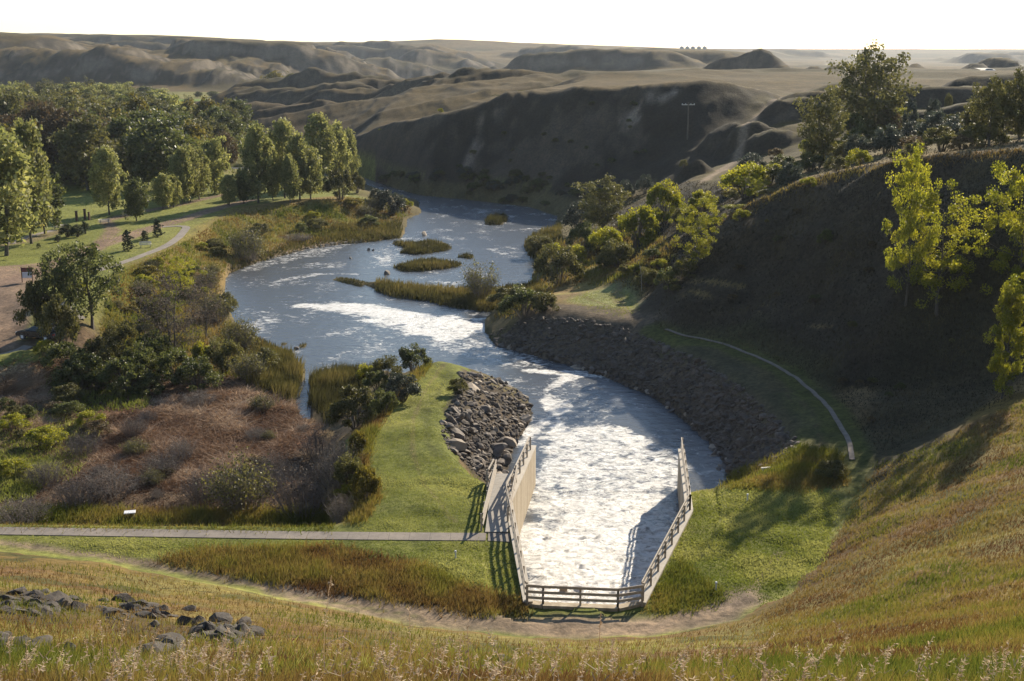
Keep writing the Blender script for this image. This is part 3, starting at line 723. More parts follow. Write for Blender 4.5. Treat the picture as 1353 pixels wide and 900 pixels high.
# ================================================================== CONCRETE BASIN, RAILS, DECK, PATHS
mat_conc, t, b = nt('weathered_concrete'); co = N(t, 'ShaderNodeTexCoord'); mp = N(t, 'ShaderNodeMapping'); mp.inputs['Scale'].default_value = (1.1, 1.1, .10); t.links.new(co.outputs['Object'], mp.inputs[0])
na = noise_node(t, 1.3, 6, .7, mp.outputs[0]); nb_ = noise_node(t, 3, 8, .7, co.outputs['Object'])
ra = ramp(t, na.outputs[0], [(.3, (.22, .17, .115)), (.5, (.36, .29, .205)), (.72, (.50, .43, .33))]); rb = ramp(t, nb_.outputs[0], [(.3, (.82, .82, .8)), (.7, (1.1, 1.1, 1.08))])
t.links.new(mixc(t, 1, ra.outputs[0], rb.outputs[0], 'MULTIPLY'), b.inputs['Base Color']); b.inputs['Roughness'].default_value = .9
mat_concd = simple('path_concrete', (.34, .30, .25), (.44, .40, .34), 1.6, .9, .2, .02)
mat_wood = simple('grey_timber', (.27, .225, .175), (.45, .39, .32), 6, .8, .3, .01)
mat_deck = simple('deck_boards', (.22, .20, .18), (.36, .32, .28), 5, .85, .3, .01)
mat_dark = simple('dark_metal', (.03, .03, .032), (.06, .06, .06), 6, .5, .1, .005)
def offset(poly, w, side):
    out = []
    for i, p in enumerate(poly):
        dirs = []
        if i > 0: dirs.append((Vector(p[:2]) - Vector(poly[i - 1][:2])).normalized())
        if i < len(poly) - 1: dirs.append((Vector(poly[i + 1][:2]) - Vector(p[:2])).normalized())
        d = sum(dirs, Vector((0, 0))).normalized()
        out.append((p[0] + d.y * w * side, p[1] - d.x * w * side, p[2]))
    return out
def wing_wall(pl, side, label):
    inner = pl; outer = offset(pl, .42, side)
    root = empty('wing_wall', (pl[1][0], pl[1][1], 0)); tag(root, label, 'retaining wall', 'concrete wing walls of the stilling basin')
    off = Vector(root.location)
    m = MB()
    for i in range(2):
        q = [inner[i], inner[i + 1], outer[i + 1], outer[i]]
        if side > 0: pass
        m.prism([(p[0] - off.x, p[1] - off.y) for p in (q if side < 0 else q)], -6.8, [p[2] for p in q])
    wall = m.build('wall', mat_conc, root, 0)
    me = wall.data
    import bmesh
    bm = bmesh.new(); bm.from_mesh(me); bmesh.ops.recalc_face_normals(bm, faces=bm.faces); bm.to_mesh(me); bm.free()
    cp = MB()
    for i in range(2):
        a = Vector(inner[i]) - off; b2 = Vector(inner[i + 1]) - off; c2 = Vector(outer[i + 1]) - off; d2 = Vector(outer[i]) - off
        e = (a + d2) / 2; f_ = (b2 + c2) / 2
        cp.bar(e + Vector((0, 0, .05)), f_ + Vector((0, 0, .05)), .5, .09)
    cp.build('coping', mat_concd, root)
    return outer
wl_out = wing_wall(BL, 1, "sunlit left wing wall of the foaming basin beside the fishing deck")
wr_out = wing_wall(BR, -1, "right wing wall of the foaming basin shading the water below it")
def railing(pts, label, heights=(.34, .66, .98), step=2.0, name='railing', group='timber railings round the basin', post=.11, rw=.06, rh=.15, posts_at=None, lean=0):
    """posts and rails along a polyline of points at floor level"""
    root = empty(name, pts[0]); tag(root, label, 'railing', group)
    off = Vector(pts[0]); P_ = [Vector(p) - off for p in pts]
    done = []
    for a, b2 in zip(P_[:-1], P_[1:]):
        n = max(1, round((b2 - a).length / step))
        for k in range(n + 1):
            q = a.lerp(b2, k / n)
            if all((q - w).length > .4 for w in done): done.append(q)
    for q in done:
        m = MB(); m.bar((q.x, q.y, q.z - .25), (q.x, q.y, q.z + heights[-1] + .02), post, post); m.build('post', mat_wood, root, .01)
    for a, b2 in zip(P_[:-1], P_[1:]):
        sd_ = (b2 - a).cross(Vector((0, 0, 1))).normalized() * (post / 2 + rw / 2 + .002)
        for h in heights:
            m = MB(); z_ = Vector((0, 0, h)); m.bar(a + z_ + sd_, b2 + z_ + sd_, rw, rh); m.build('rail', mat_wood, root, .008)
    return root
def mid(inner, outer, f=.6): return [tuple(Vector(a).lerp(Vector(b2), f)) for a, b2 in zip(inner, outer)]
ML = mid(BL, wl_out); MR = mid(BR, wr_out)
def lerpp(a, b2, f): return tuple(Vector(a).lerp(Vector(b2), f))
up09 = lambda p: (p[0], p[1], p[2] + .09)
railing([up09(lerpp(ML[0], ML[1], .10)), up09(ML[1])], "railing on the far half of the left basin wall, beside the deck")
railing([up09(ML[1]), up09(lerpp(ML[1], ML[2], .985))], "long railing on the near half of the left basin wall, beyond the deck")
railing([up09(lerpp(MR[0], MR[1], .04)), up09(MR[1])], "railing on the far half of the right basin wall")
railing([up09(MR[1]), up09(lerpp(MR[1], MR[2], .985))], "railing on the near half of the right basin wall beside bright grass")
# headwall across the near end
HW = [(BL[2][0] - .3, BL[2][1] + .1), Z(717.5, 799, 0), Z(816.5, 803, 0), (BR[2][0] + .3, BR[2][1] + .1)]
root = empty('headwall', (HW[1][0], HW[1][1], 0)); tag(root, "low concrete headwall under the near railing of the basin", 'headwall')
m = MB(); off = root.location
for a, b2 in zip(HW[:-1], HW[1:]):
    m.bar((a[0] - off.x, a[1] - off.y + .12, -3.4), (b2[0] - off.x, b2[1] - off.y + .12, -3.4), .45, 6.8)
m.build('wall', mat_conc, root)
hp = [(p[0], p[1] + .12, .0) for p in HW]
hp[0] = (ML[2][0], ML[2][1], .05); hp[3] = (MR[2][0], MR[2][1], .05)
r3 = railing([hp[0], hp[1]], "short slanting railing at the left corner of the basin's near end", step=1.2)
r4 = railing([hp[1], hp[2]], "front railing with a small plate, across the near end of the basin", step=2.1)
r5 = railing([hp[2], hp[3]], "short slanting railing at the right corner of the basin's near end", step=1.2)
m = MB(); m.box((1.05, .0, .55), .42, .03, .45); m.build('plate', mat_wood, r4)

# fishing deck
mz = .02
DK = [Z(640, 704, mz), Z(672, 704, mz), Z(668, 668, mz), Z(680, 636, mz), Z(678.5, 626.5, mz), Z(654, 626.5, mz), Z(650, 628, mz), Z(643, 643.5, mz), Z(649, 644, mz)]
DK = [Z(641, 703.5, mz), Z(671, 703.5, mz), Z(679.5, 626.5, mz), Z(654, 626.5, mz), Z(650.5, 627.5, mz), Z(643, 643.5, mz), Z(649, 644, mz)]
root = empty('fishing_deck', (DK[0][0], DK[0][1], 0)); tag(root, "grey timber fishing deck reaching over the rocks beside the left basin wall", 'deck'); off = root.location
import bmesh
bm = bmesh.new(); vs = [bm.verts.new((p[0] - off.x, p[1] - off.y, .06)) for p in DK]; f_ = bm.faces.new(vs)
if f_.normal.z < 0: f_.normal_flip()
bm.normal_update()
if f_.normal.z < 0: bmesh.ops.reverse_faces(bm, faces=[f_])
r_ = bmesh.ops.extrude_face_region(bm, geom=[f_]); 
for v in [e for e in r_['geom'] if isinstance(e, bmesh.types.BMVert)]: v.co.z -= .22
bmesh.ops.recalc_face_normals(bm, faces=bm.faces)
me = bpy.data.meshes.new('floor'); bm.to_mesh(me); bm.free()
md, t, b = nt('deck_planks'); co = N(t, 'ShaderNodeTexCoord'); wv = N(t, 'ShaderNodeTexWave'); wv.bands_direction = 'Y'; wv.inputs['Scale'].default_value = 2.1; wv.inputs['Distortion'].default_value = .15
t.links.new(co.outputs['Object'], wv.inputs[0]); nz = noise_node(t, 3, 6, .7, co.outputs['Object'])
rr = ramp(t, wv.outputs[0], [(0, (.5, .5, .5)), (.12, (1, 1, 1))]); r2_ = ramp(t, nz.outputs[0], [(.3, (.24, .215, .19)), (.7, (.36, .33, .29))])
t.links.new(mixc(t, 1.0, rr.outputs[0], r2_.outputs[0], 'MULTIPLY'), b.inputs['Base Color']); b.inputs['Roughness'].default_value = .85
me.materials.append(md); link('floor', me, root)
def rel(p): return (p[0] - off.x, p[1] - off.y)
m = MB()
for f1 in (0.3, .62, .97):
    a = Vector(rel(DK[0])).lerp(Vector(rel(DK[3])), f1); c2 = Vector(rel(DK[1])).lerp(Vector(rel(DK[2])), f1)
    for q in (a, a.lerp(c2, .9)):
        mm = MB(); mm.bar((q.x + .15, q.y, -4.8), (q.x + .15, q.y, -.16), .2, .2); mm.build('pile', mat_wood, root)
lift = lambda p: (p[0], p[1], .06)
railing([lift(Z(636, 701, 0)), lift(Z(654, 628, 0))], "railing along the left side of the fishing deck", heights=(.3, .65, 1.0), group='timber railings round the fishing deck')
railing([lift(Z(643.5, 642, 0)), lift(Z(650.5, 628.5, 0))], "short railing at the far left corner of the fishing deck", heights=(.45, 1.05), group='timber railings round the fishing deck')
railing([lift(Z(671, 690, 0)), lift(Z(681.5, 634, 0))], "railing between the fishing deck and the left basin wall", heights=(.45, .95), group='timber railings round the fishing deck')

def ribbon(name, pts, w, mat, lift=.03, seg=1.0, kind='structure'):
    """paved strip draped on the terrain"""
    P_ = [Vector((p[0], p[1])) for p in pts]; out = []
    for a, b2 in zip(P_[:-1], P_[1:]):
        n = max(1, int((b2 - a).length / seg))
        for k in range(n): out.append(a.lerp(b2, k / n))
    out.append(P_[-1])
    for _ in range(3): out = [out[0]] + [(out[i - 1] + out[i] * 2 + out[i + 1]) / 4 for i in range(1, len(out) - 1)] + [out[-1]]
    V = []; Fq = []
    for i, p in enumerate(out):
        d = (out[min(i + 1, len(out) - 1)] - out[max(i - 1, 0)]).normalized(); n_ = Vector((-d.y, d.x))
        zc = max(gz(p.x, p.y), gz(p.x + n_.x * w * .45, p.y + n_.y * w * .45), gz(p.x - n_.x * w * .45, p.y - n_.y * w * .45)) + lift
        for sx, dz in ((-.5, -.07), (-.5, 0), (.5, 0), (.5, -.07)): V.append((p.x + n_.x * w * sx, p.y + n_.y * w * sx, zc + dz))
        if i:
            k = 4 * i
            for j in range(3): Fq.append((k - 4 + j, k + j, k + j + 1, k - 3 + j))
    o = link(name, np_mesh(name, V, Fq, mat)); tag(o, kind=kind); return o
mp_, t, b = nt('paving'); co = N(t, 'ShaderNodeNewGeometry'); nz = noise_node(t, 2.5, 7, .7, co.outputs['Position']); n2_ = noise_node(t, .35, 3, .5, co.outputs['Position'])
r_a = ramp(t, nz.outputs[0], [(.3, (.16, .135, .115)), (.7, (.24, .205, .175))]); r_b = ramp(t, n2_.outputs[0], [(.35, (.85, .85, .85)), (.65, (1.12, 1.1, 1.06))])
cc = mixc(t, 1, r_a.outputs[0], r_b.outputs[0], 'MULTIPLY')
wv = N(t, 'ShaderNodeTexWave'); wv.bands_direction = 'X'; wv.inputs['Scale'].default_value = .26; t.links.new(co.outputs['Position'], wv.inputs[0])
jt = ramp(t, wv.outputs[0], [(0, (.55, .55, .55)), (.004, (1, 1, 1))])
t.links.new(mixc(t, 1, cc, jt.outputs[0], 'MULTIPLY'), b.inputs['Base Color']); b.inputs['Roughness'].default_value = .9
ribbon('path', PATHC, 1.15, mp_, .04)
ribbon('path', [Z(645, 709.3, 0), Z(674, 709.3, 0)], 1.3, mp_, .045)
ribbon('path', [Z(128, 358, 0), Z(150, 351, 0), Z(175, 343, 0), Z(205, 332, 0), Z(225, 322, 0), Z(238, 312, 0), Z(248, 300, 0), Z(238, 298.5, 0), Z(215, 300, 0)], 1.25, mp_, .04)
ribbon('path', [Z(60, 392, 0), Z(80, 402, 0), Z(104, 421, 0)], 1.5, mp_, .04)
ribbon('path', [Z(-80, 455, 0), Z(0, 449, 0), Z(36, 440, 0)], 1.3, mp_, .04)
ribbon('path', [Z(14, 322, 0), Z(40, 312, 0), Z(72, 304, 0)], 1.3, mp_, .04)

mat_trail = simple('trail_dirt', (.13, .105, .085), (.22, .18, .15), 1.5, .95, .2, .02)
ribbon('path', [Z(880, 436, .4), Z(905, 443, .5), Z(930, 448, .5), Z(955, 455, .5), Z(980, 465, .5), Z(1005, 476, .5), Z(1040, 493, .5), Z(1070, 514, .5), Z(1095, 540, .5), Z(1112, 568, .5), Z(1122, 590, .5), Z(1126, 608, .5)], .36, mat_trail, .05, .7)
# ================================================================== VEGETATION BUILDERS
mat_bark = simple('bark', (.06, .05, .04), (.12, .10, .08), 8, .9, .4, .02)
mat_twig = simple('grey_twigs', (.12, .10, .09), (.20, .175, .155), 8, .9, 0)
ML_ = {
    'poplar': leafy('poplar_leaf', [(0, (.075, .085, .03)), (.45, (.19, .195, .07)), (.85, (.33, .31, .12)), (1, (.38, .30, .08))], .5, 1.4, .6, .4),
    'dark':   leafy('dark_leaf', [(0, (.04, .05, .017)), (.6, (.09, .10, .033)), (1, (.18, .18, .055))], .45, 1.45, .5, .4),
    'yg':     leafy('yellow_green_leaf', [(0, (.08, .09, .016)), (.5, (.175, .175, .03)), (.85, (.28, .255, .045)), (1, (.40, .31, .05))], .58, 1.6, .5, .3),
    'brown':  leafy('brown_leaf', [(0, (.05, .035, .02)), (.5, (.095, .068, .038)), (.85, (.13, .11, .05)), (1, (.22, .14, .03))], .35, 1.3, .6, .3),
    'gold':   leafy('golden_leaf', [(0, (.07, .065, .02)), (.5, (.15, .13, .035)), (1, (.26, .21, .05))], .45, 1.25, .5, .3),
    'olive':  leafy('olive_leaf', [(0, (.05, .05, .02)), (.6, (.11, .105, .038)), (1, (.20, .18, .06))], .42, 1.35, .55, .3),
    'grey':   leafy('grey_green_leaf', [(0, (.035, .042, .03)), (.6, (.062, .072, .052)), (1, (.10, .11, .08))], .35, 1.2, .55, .4),
    'pine':   leafy('needle', [(0, (.018, .03, .012)), (1, (.05, .07, .028))], .15, 1.1, .6, .3),
    'dry':    leafy('dry_twig_leaf', [(0, (.07, .055, .045)), (.6, (.13, .105, .085)), (1, (.20, .17, .14))], .25, 1.1, .8, .1),
}
def tubes_np(paths, sides=5):
    """paths: list of (pts (n,3), radii (n)) -> V, quads"""
    V = []; Q = []; n0 = 0
    for pts, rad in paths:
        pts = np.asarray(pts, float); n = len(pts)
        d = np.gradient(pts, axis=0); d /= np.linalg.norm(d, axis=1)[:, None] + 1e-9
        ref = np.array([0.31, .93, .2]); a = np.cross(d, ref); a /= np.linalg.norm(a, axis=1)[:, None] + 1e-9; b2 = np.cross(d, a)
        ang = np.arange(sides) * 2 * math.pi / sides
        ring = pts[:, None] + (a[:, None] * np.cos(ang)[None, :, None] + b2[:, None] * np.sin(ang)[None, :, None]) * np.asarray(rad)[:, None, None]
        V.append(ring.reshape(-1, 3))
        i = np.arange(n - 1)[:, None] * sides + np.arange(sides)[None]; j = np.arange(n - 1)[:, None] * sides + (np.arange(sides)[None] + 1) % sides
        Q.append((np.stack([i, j, j + sides, i + sides], -1).reshape(-1, 4)) + n0); n0 += n * sides
    return np.concatenate(V), np.concatenate(Q)
def leaves_np(rs, cen, size, var=.4, flat=.0):
    """rhombic folded leaf clumps at the centres"""
    n = len(cen)
    a = rs.normal(size=(n, 3)); a /= np.linalg.norm(a, axis=1)[:, None]
    r = rs.normal(size=(n, 3)); r[:, 2] += flat; b2 = np.cross(a, r); b2 /= np.linalg.norm(b2, axis=1)[:, None] + 1e-9
    s_ = size * (1 + var * (rs.rand(n) * 2 - 1))[:, None]
    V = np.stack([cen - a * s_ * .62, cen + b2 * s_ * .40, cen + a * s_ * .62, cen - b2 * s_ * .40], 1)
    return V.reshape(-1, 3), np.arange(4 * n).reshape(n, 4)
def make_tree(seed, prof, W, base, limbs, per, leaf, tr, mat, rise=.25, clump=.13, trunk_top=.92, H=10.0, forks=1, extra=0, squash=.8, sub=3):
    """prof: list of (height fraction, radius fraction); returns (trunk mesh, crown mesh) for a tree H tall, W wide"""
    rs = np.random.RandomState(seed)
    hs_, rs_ = zip(*prof)
    pr = lambda f: np.interp(f, hs_, rs_) * W / 2
    paths = []; clumps = []
    for k in range(forks):
        lean = rs.normal(size=2) * (.04 * H if forks == 1 else .11 * H)
        zz = np.linspace(0, trunk_top * H * (1 if k == 0 else rs.uniform(.75, .95)), 8)
        tp = np.stack([lean[0] * (zz / H) ** 1.3 + .03 * W * np.sin(zz * .9 + seed + k), lean[1] * (zz / H) ** 1.3 + .03 * W * np.cos(zz * .7 + seed), zz], 1)
        tp[:, :2] -= tp[0, :2]; tp[0, 2] = -.6
        rad = tr * (1 - .85 * np.linspace(0, 1, 8) ** .9) * (1 if k == 0 else .75); rad[0] *= 1.35
        paths.append((tp, rad))
        nl = limbs // forks
        for i in range(nl):
            f0 = base * .8 + (trunk_top - base) * (i + rs.rand() * .8) / nl * .95
            ang = i * 2.4 + rs.rand() * .8 + k * 1.3
            p0 = np.array([np.interp(f0 * H, tp[:, 2], tp[:, 0]), np.interp(f0 * H, tp[:, 2], tp[:, 1]), f0 * H])
            f1 = min(.99, f0 + rise * rs.uniform(.5, 1.3) * (1 - .4 * f0))
            rr = pr(f1) * rs.uniform(.62, 1.05)
            p3 = np.array([math.cos(ang) * rr, math.sin(ang) * rr, f1 * H])
            tt = np.linspace(0, 1, 5)[:, None]
            mid_ = (p0 + p3) / 2 + np.array([0, 0, -.04 * H * rs.rand()]) + rs.normal(size=3) * .03 * W
            pts = (1 - tt) ** 2 * p0 + 2 * tt * (1 - tt) * mid_ + tt ** 2 * p3
            r0 = tr * .38 * (1 - f0 * .7)
            paths.append((pts, r0 * (1 - .8 * tt[:, 0])))
            for s_ in range(sub):
                q = rs.uniform(.4, 1.0); pc = (1 - q) ** 2 * p0 + 2 * q * (1 - q) * mid_ + q * q * p3
                e = rs.normal(size=3) * np.array([1, 1, .7]) * W * .13
                paths.append((np.stack([pc, pc + e * .6, pc + e]), r0 * .35 * np.array([1, .6, .2])))
                clumps.append((pc + e, W * clump * rs.uniform(.6, 1.25)))
            clumps.append((p3, W * clump * rs.uniform(.7, 1.2)))
    for i in range(extra):
        f = rs.uniform(base, .97); a = rs.rand() * 6.28; rr = pr(f) * math.sqrt(rs.rand()) * .95
        clumps.append((np.array([math.cos(a) * rr, math.sin(a) * rr, f * H]), W * clump * rs.uniform(.6, 1.1)))
    cen = []; lv = []
    for c_, r_ in clumps:
        n = max(4, int(per * rs.uniform(.6, 1.3)))
        d_ = rs.normal(size=(n, 3)); d_ /= np.linalg.norm(d_, axis=1)[:, None] + 1e-9
        rad_ = r_ * rs.rand(n) ** .45
        pt = c_ + d_ * rad_[:, None] * np.array([1, 1, squash]); cen.append(pt)
        lv.append(np.clip(rs.uniform(.05, .85) * .55 + rs.rand(n) * .45, 0, 1))
    cen = np.concatenate(cen); lv = np.concatenate(lv)
    keep = cen[:, 2] > .08 * H * (base > .1) - .1
    cen = cen[keep]; lv = lv[keep]
    Vt, Qt = tubes_np(paths, 5); Vl, Ql = leaves_np(rs, cen, leaf)
    return np_mesh('trunk', Vt, Qt, mat_bark, True), np_mesh('crown', Vl, Ql, mat, False, None, {'lv': lv})
def make_bush(seed, W, H, leafn, leaf, mat, stems=26, clumps=34, lump=.24, twigmat=None):
    """many stemmed shrub"""
    rs = np.random.RandomState(seed); paths = []; cl = []
    for i in range(stems):
        a = rs.rand() * 6.28; el = rs.uniform(.05, 1.0); rr = W / 2 * math.sqrt(el) * .92; hh_ = H * (.95 * math.sqrt(max(0, 1 - el * .85)) * rs.uniform(.75, 1.05))
        e = np.array([math.cos(a) * rr, math.sin(a) * rr, hh_]); b0 = e * np.array([.12, .12, 0]); b0[2] = -.15
        m_ = np.array([e[0] * .4, e[1] * .4, hh_ * .55])
        paths.append((np.stack([b0, m_, e]), np.array([1, .6, .2]) * H * .012))
        if len(cl) < clumps: cl.append(e * .93)
    while len(cl) < clumps:
        a = rs.rand() * 6.28; el = rs.rand(); rr = W / 2 * math.sqrt(el) * .9; top = H * .9 * math.sqrt(max(0, 1 - el * .9))
        cl.append(np.array([math.cos(a) * rr, math.sin(a) * rr, top * (.25 + .75 * rs.rand() ** .5)]))
    cen = []; lv = []
    n = leafn // clumps
    for c_ in cl:
        d_ = rs.normal(size=(n, 3)); d_ /= np.linalg.norm(d_, axis=1)[:, None]
        r_ = lump * min(W, H * 1.6) * rs.uniform(.55, 1.15) * .62
        cen.append(c_ + d_ * (r_ * rs.rand(n) ** .4)[:, None] * np.array([1, 1, .8])); lv.append(np.clip(rs.uniform(.05, .9) * .5 + rs.rand(n) * .5, 0, 1))
    cen = np.concatenate(cen); lv = np.concatenate(lv); k = cen[:, 2] > .02
    Vt, Qt = tubes_np(paths, 4); Vl, Ql = leaves_np(rs, cen[k], leaf)
    return np_mesh('stems', Vt, Qt, twigmat or mat_bark, True), np_mesh('foliage', Vl, Ql, mat, False, None, {'lv': lv[k]})
def make_bare(seed, W, H, mat, stems=120, leafn=900, leaf=.12, spread=.5):
    """nearly leafless willow or dry shrub: upright forked twigs"""
    rs = np.random.RandomState(seed); paths = []; tips = []
    for i in range(stems):
        a = rs.rand() * 6.28; rr = W / 2 * math.sqrt(rs.rand()); h_ = H * rs.uniform(.55, 1.0) * (1 - .45 * (rr / (W / 2)) ** 2)
        b0 = np.array([math.cos(a) * rr * spread, math.sin(a) * rr * spread, -.1]); e = np.array([math.cos(a) * rr, math.sin(a) * rr, h_]) + rs.normal(size=3) * .05 * H
        m_ = (b0 + e) / 2 + rs.normal(size=3) * .04 * H + np.array([0, 0, .06 * H])
        paths.append((np.stack([b0, m_, e]), np.array([1, .6, .25]) * max(.010, H * .0055)))
        for k in range(5):
            q = rs.uniform(.35, .95); pc = b0 * (1 - q) + e * q; e2 = pc + np.array([rs.normal() * .12 * H, rs.normal() * .12 * H, rs.uniform(.05, .2) * H])
            paths.append((np.stack([pc, (pc + e2) / 2 + rs.normal(size=3) * .01 * H, e2]), np.array([.6, .4, .2]) * max(.010, H * .0045))); tips.append(e2); tips.append((pc + e2) / 2)
    tips = np.array(tips); cen = tips[rs.randint(0, len(tips), leafn)] + rs.normal(size=(leafn, 3)) * .05 * H
    Vt, Qt = tubes_np(paths, 3); Vl, Ql = leaves_np(rs, cen, leaf)
    return np_mesh('twigs', Vt, Qt, mat_twig, False), np_mesh('foliage', Vl, Ql, mat, False, None, {'lv': rs.rand(leafn)})
COLUMN = [(0, .35), (.12, .75), (.35, 1), (.65, .95), (.82, .75), (.93, .42), (1, .12)]
OVAL = [(0, .3), (.15, .7), (.35, 1), (.6, .92), (.8, .62), (.95, .25), (1, .08)]
ROUND = [(0, .2), (.2, .7), (.45, 1), (.7, .95), (.88, .62), (1, .15)]
SPREAD = [(0, .1), (.3, .55), (.55, .95), (.75, 1), (.92, .7), (1, .3)]
NARROW = [(0, .5), (.2, .9), (.5, 1), (.75, .75), (.92, .4), (1, .1)]
CONE = [(0, 1), (.15, 1), (.5, .6), (.8, .3), (1, .03)]
P = {   # kind -> (list of (mesh a, mesh b), width, height, part names)
    'poplar': ([make_tree(s_, COLUMN, 5.2, .12, 30, 34, .30, .15, ML_['poplar'], .22, .135, extra=90, squash=1.3) for s_ in (1, 2, 3)], 5.2, 10),
    'round': ([make_tree(s_, ROUND, 8, .16, 22, 42, .38, .2, ML_['dark'], .22, .145, extra=70) for s_ in (4, 5)], 8, 10),
    'olive_tree': ([make_tree(s_, ROUND, 8.5, .10, 24, 40, .40, .22, ML_['olive'], .24, .145, extra=70, forks=2) for s_ in (6, 7)], 8, 10),
    'brown_tree': ([make_tree(s_, ROUND, 8.5, .08, 26, 42, .38, .22, ML_['brown'], .24, .14, extra=75, forks=2) for s_ in (8, 9)], 8, 10),
    'gold_tree': ([make_tree(10, ROUND, 8, .10, 22, 38, .40, .2, ML_['gold'], .24, .14, extra=60)], 7.5, 10),
    'silver_tree': ([make_tree(s_, ROUND, 8.5, .08, 24, 40, .42, .2, ML_['poplar'], .24, .14, extra=70) for s_ in (12, 13)], 7.5, 10),
    'cotton': ([make_tree(s_, SPREAD if s_ != 16 else OVAL, 7.4, .16, 19, 120, .135, .15, ML_['yg'], .2, .088, extra=5, forks=1, sub=4) for s_ in (14, 15, 16)], 7.4, 10),
    'narrow_yg': ([make_tree(17, NARROW, 3.6, .04, 24, 150, .14, .12, ML_['yg'], .16, .16, extra=10)], 3.6, 10),
    'elm': ([make_tree(s_, SPREAD, 9, .24, 20, 46, .30, .24, ML_['dark'], .26, .11, extra=8, forks=2, sub=4) for s_ in (18, 19)], 9, 10),
    'big_green': ([make_tree(20, SPREAD, 9, .12, 26, 62, .30, .26, ML_['olive'], .24, .115, extra=14, forks=2, sub=4)], 9, 10),
    'bush_yg': ([make_bush(s_, 5, 4, 5200, .17, ML_['yg']) for s_ in (21, 22)], 5, 4),
    'bush_olive': ([make_bush(s_, 5, 4, 5200, .17, ML_['olive']) for s_ in (23, 24)], 5, 4),
    'bush_dark': ([make_bush(s_, 5, 4, 5200, .17, ML_['dark']) for s_ in (25, 26)], 5, 4),
    'bush_grey': ([make_bush(s_, 5, 4, 3800, .20, ML_['grey']) for s_ in (27, 28)], 5, 4),
    'bush_gold': ([make_bush(29, 5, 4, 3200, .22, ML_['gold'])], 5, 4),
    'bush_brown': ([make_bush(30, 5, 4, 3200, .20, ML_['brown'])], 5, 4),
    'bare': ([make_bare(s_, 5, 4, ML_['dry']) for s_ in (31, 32)], 5, 4),
    'willow': ([make_bare(33, 5.5, 4.5, ML_['olive'], 110, 1800, .16, .25)], 5.5, 4.5),
    'bare_olive': ([make_bare(34, 5, 4, ML_['olive'], 140, 2600, .15)], 5, 4),
    'grey_tree': ([make_tree(35, SPREAD, 9, .1, 26, 18, .20, .18, ML_['dry'], .3, .11, extra=4, forks=3, sub=6)], 9, 10),
    'pine': ([make_tree(36, CONE, 5, .05, 34, 40, .26, .13, ML_['pine'], .04, .11, extra=30, squash=.6)], 5, 10),
    'juniper': ([make_bush(37, 4, 5, 4200, .16, ML_['pine'], clumps=60, lump=.3)], 4, 5),
}
PN = {k: (('stems', 'foliage') if k.startswith('bush') or k == 'juniper' else ('twigs', 'foliage') if k in ('bare', 'willow', 'bare_olive') else ('trunk', 'crown')) for k in P}
_rv = random.Random(7)
def plant(kind, name, loc, h, w, label, cat, group=None, var=None, rz=None):
    meshes, PW, PH = P[kind]
    a, b2 = meshes[_rv.randrange(len(meshes)) if var is None else var % len(meshes)]
    root = empty(name, loc, _rv.uniform(0, 6.28) if rz is None else rz)
    root.scale = (w / PW, w / PW, h / PH)
    link(PN[kind][0], a, root); link(PN[kind][1], b2, root)
    tag(root, label, cat, group); return root
def at_px(kind, name, px, py, top, wpx, label, cat='tree', group=None, var=None, rz=None, d=None, sink=.05):
    """plant standing where the photo's ray through (px, py) meets the ground (or at forward distance d)"""
    if d is None: p = hit(px, py)
    else:
        q = D(px, py, d); p = Vector((q[0], q[1], gz(q[0], q[1])))
    tt = depth(p)
    # top of the plant seen at photo row 'top'
    v = (450 - top) / F; zt = CAMZ + p.y * (-SP + v * CP) / (CP + v * SP)
    h = max(.4, zt - p.z); w = wpx * tt / F
    return plant(kind, name, (p.x, p.y, p.z - sink), h, w, label, cat, group, var, rz)
# ================================================================== PLANTS, ONE BY ONE
A = at_px
# park trees, left
A('poplar', 'poplar_tree', 8, 338, 176, 92, "broad silvery poplar filling the left edge of the lawn", var=0)
A('poplar', 'poplar_tree', 42, 322, 163, 62, "tall poplar standing just right of the one at the left edge", var=1)
A('round', 'park_tree', 34, 306, 236, 34, "dark green tree with a bare trunk behind the two left poplars")
A('round', 'park_tree', 60, 309, 228, 52, "dense dark green tree on the lawn beside the juniper clump")
A('poplar', 'poplar_tree', 145, 284, 194, 40, "lone yellow green poplar by the bend of the park road", var=2)
A('round', 'park_tree', 181, 292, 237, 33, "small round dark tree by the park road, right of the lone poplar", var=1)
A('poplar', 'poplar_tree', 216, 277, 230, 27, "small poplar left of the tight row with bare trunks", var=1)
gP = 'park poplars in the row above the gravel road'
A('poplar', 'poplar_tree', 229, 274, 232, 24, "short pale poplar at the left end of the tight row by the road", group=gP, var=0)
A('poplar', 'poplar_tree', 242, 270, 196, 31, "first tall poplar with a bare trunk in the tight row", group=gP, var=1)
A('poplar', 'poplar_tree', 252, 267, 192, 30, "second tall poplar with a bare trunk in the tight row", group=gP, var=2)
A('poplar', 'poplar_tree', 263, 264, 196, 33, "third tall poplar with a bare trunk in the tight row", group=gP, var=0)
A('silver_tree', 'park_tree', 283, 256, 186, 38, "round silvery tree behind the right end of the tight poplar row")
A('poplar', 'poplar_tree', 303, 272, 231, 23, "small pale yellow poplar where the gravel road meets the grass bank", var=2)
A('round', 'park_tree', 322, 269, 228, 24, "small dark tree between the pale poplar and the riverside grove")
gG = 'tall poplars of the riverside grove'
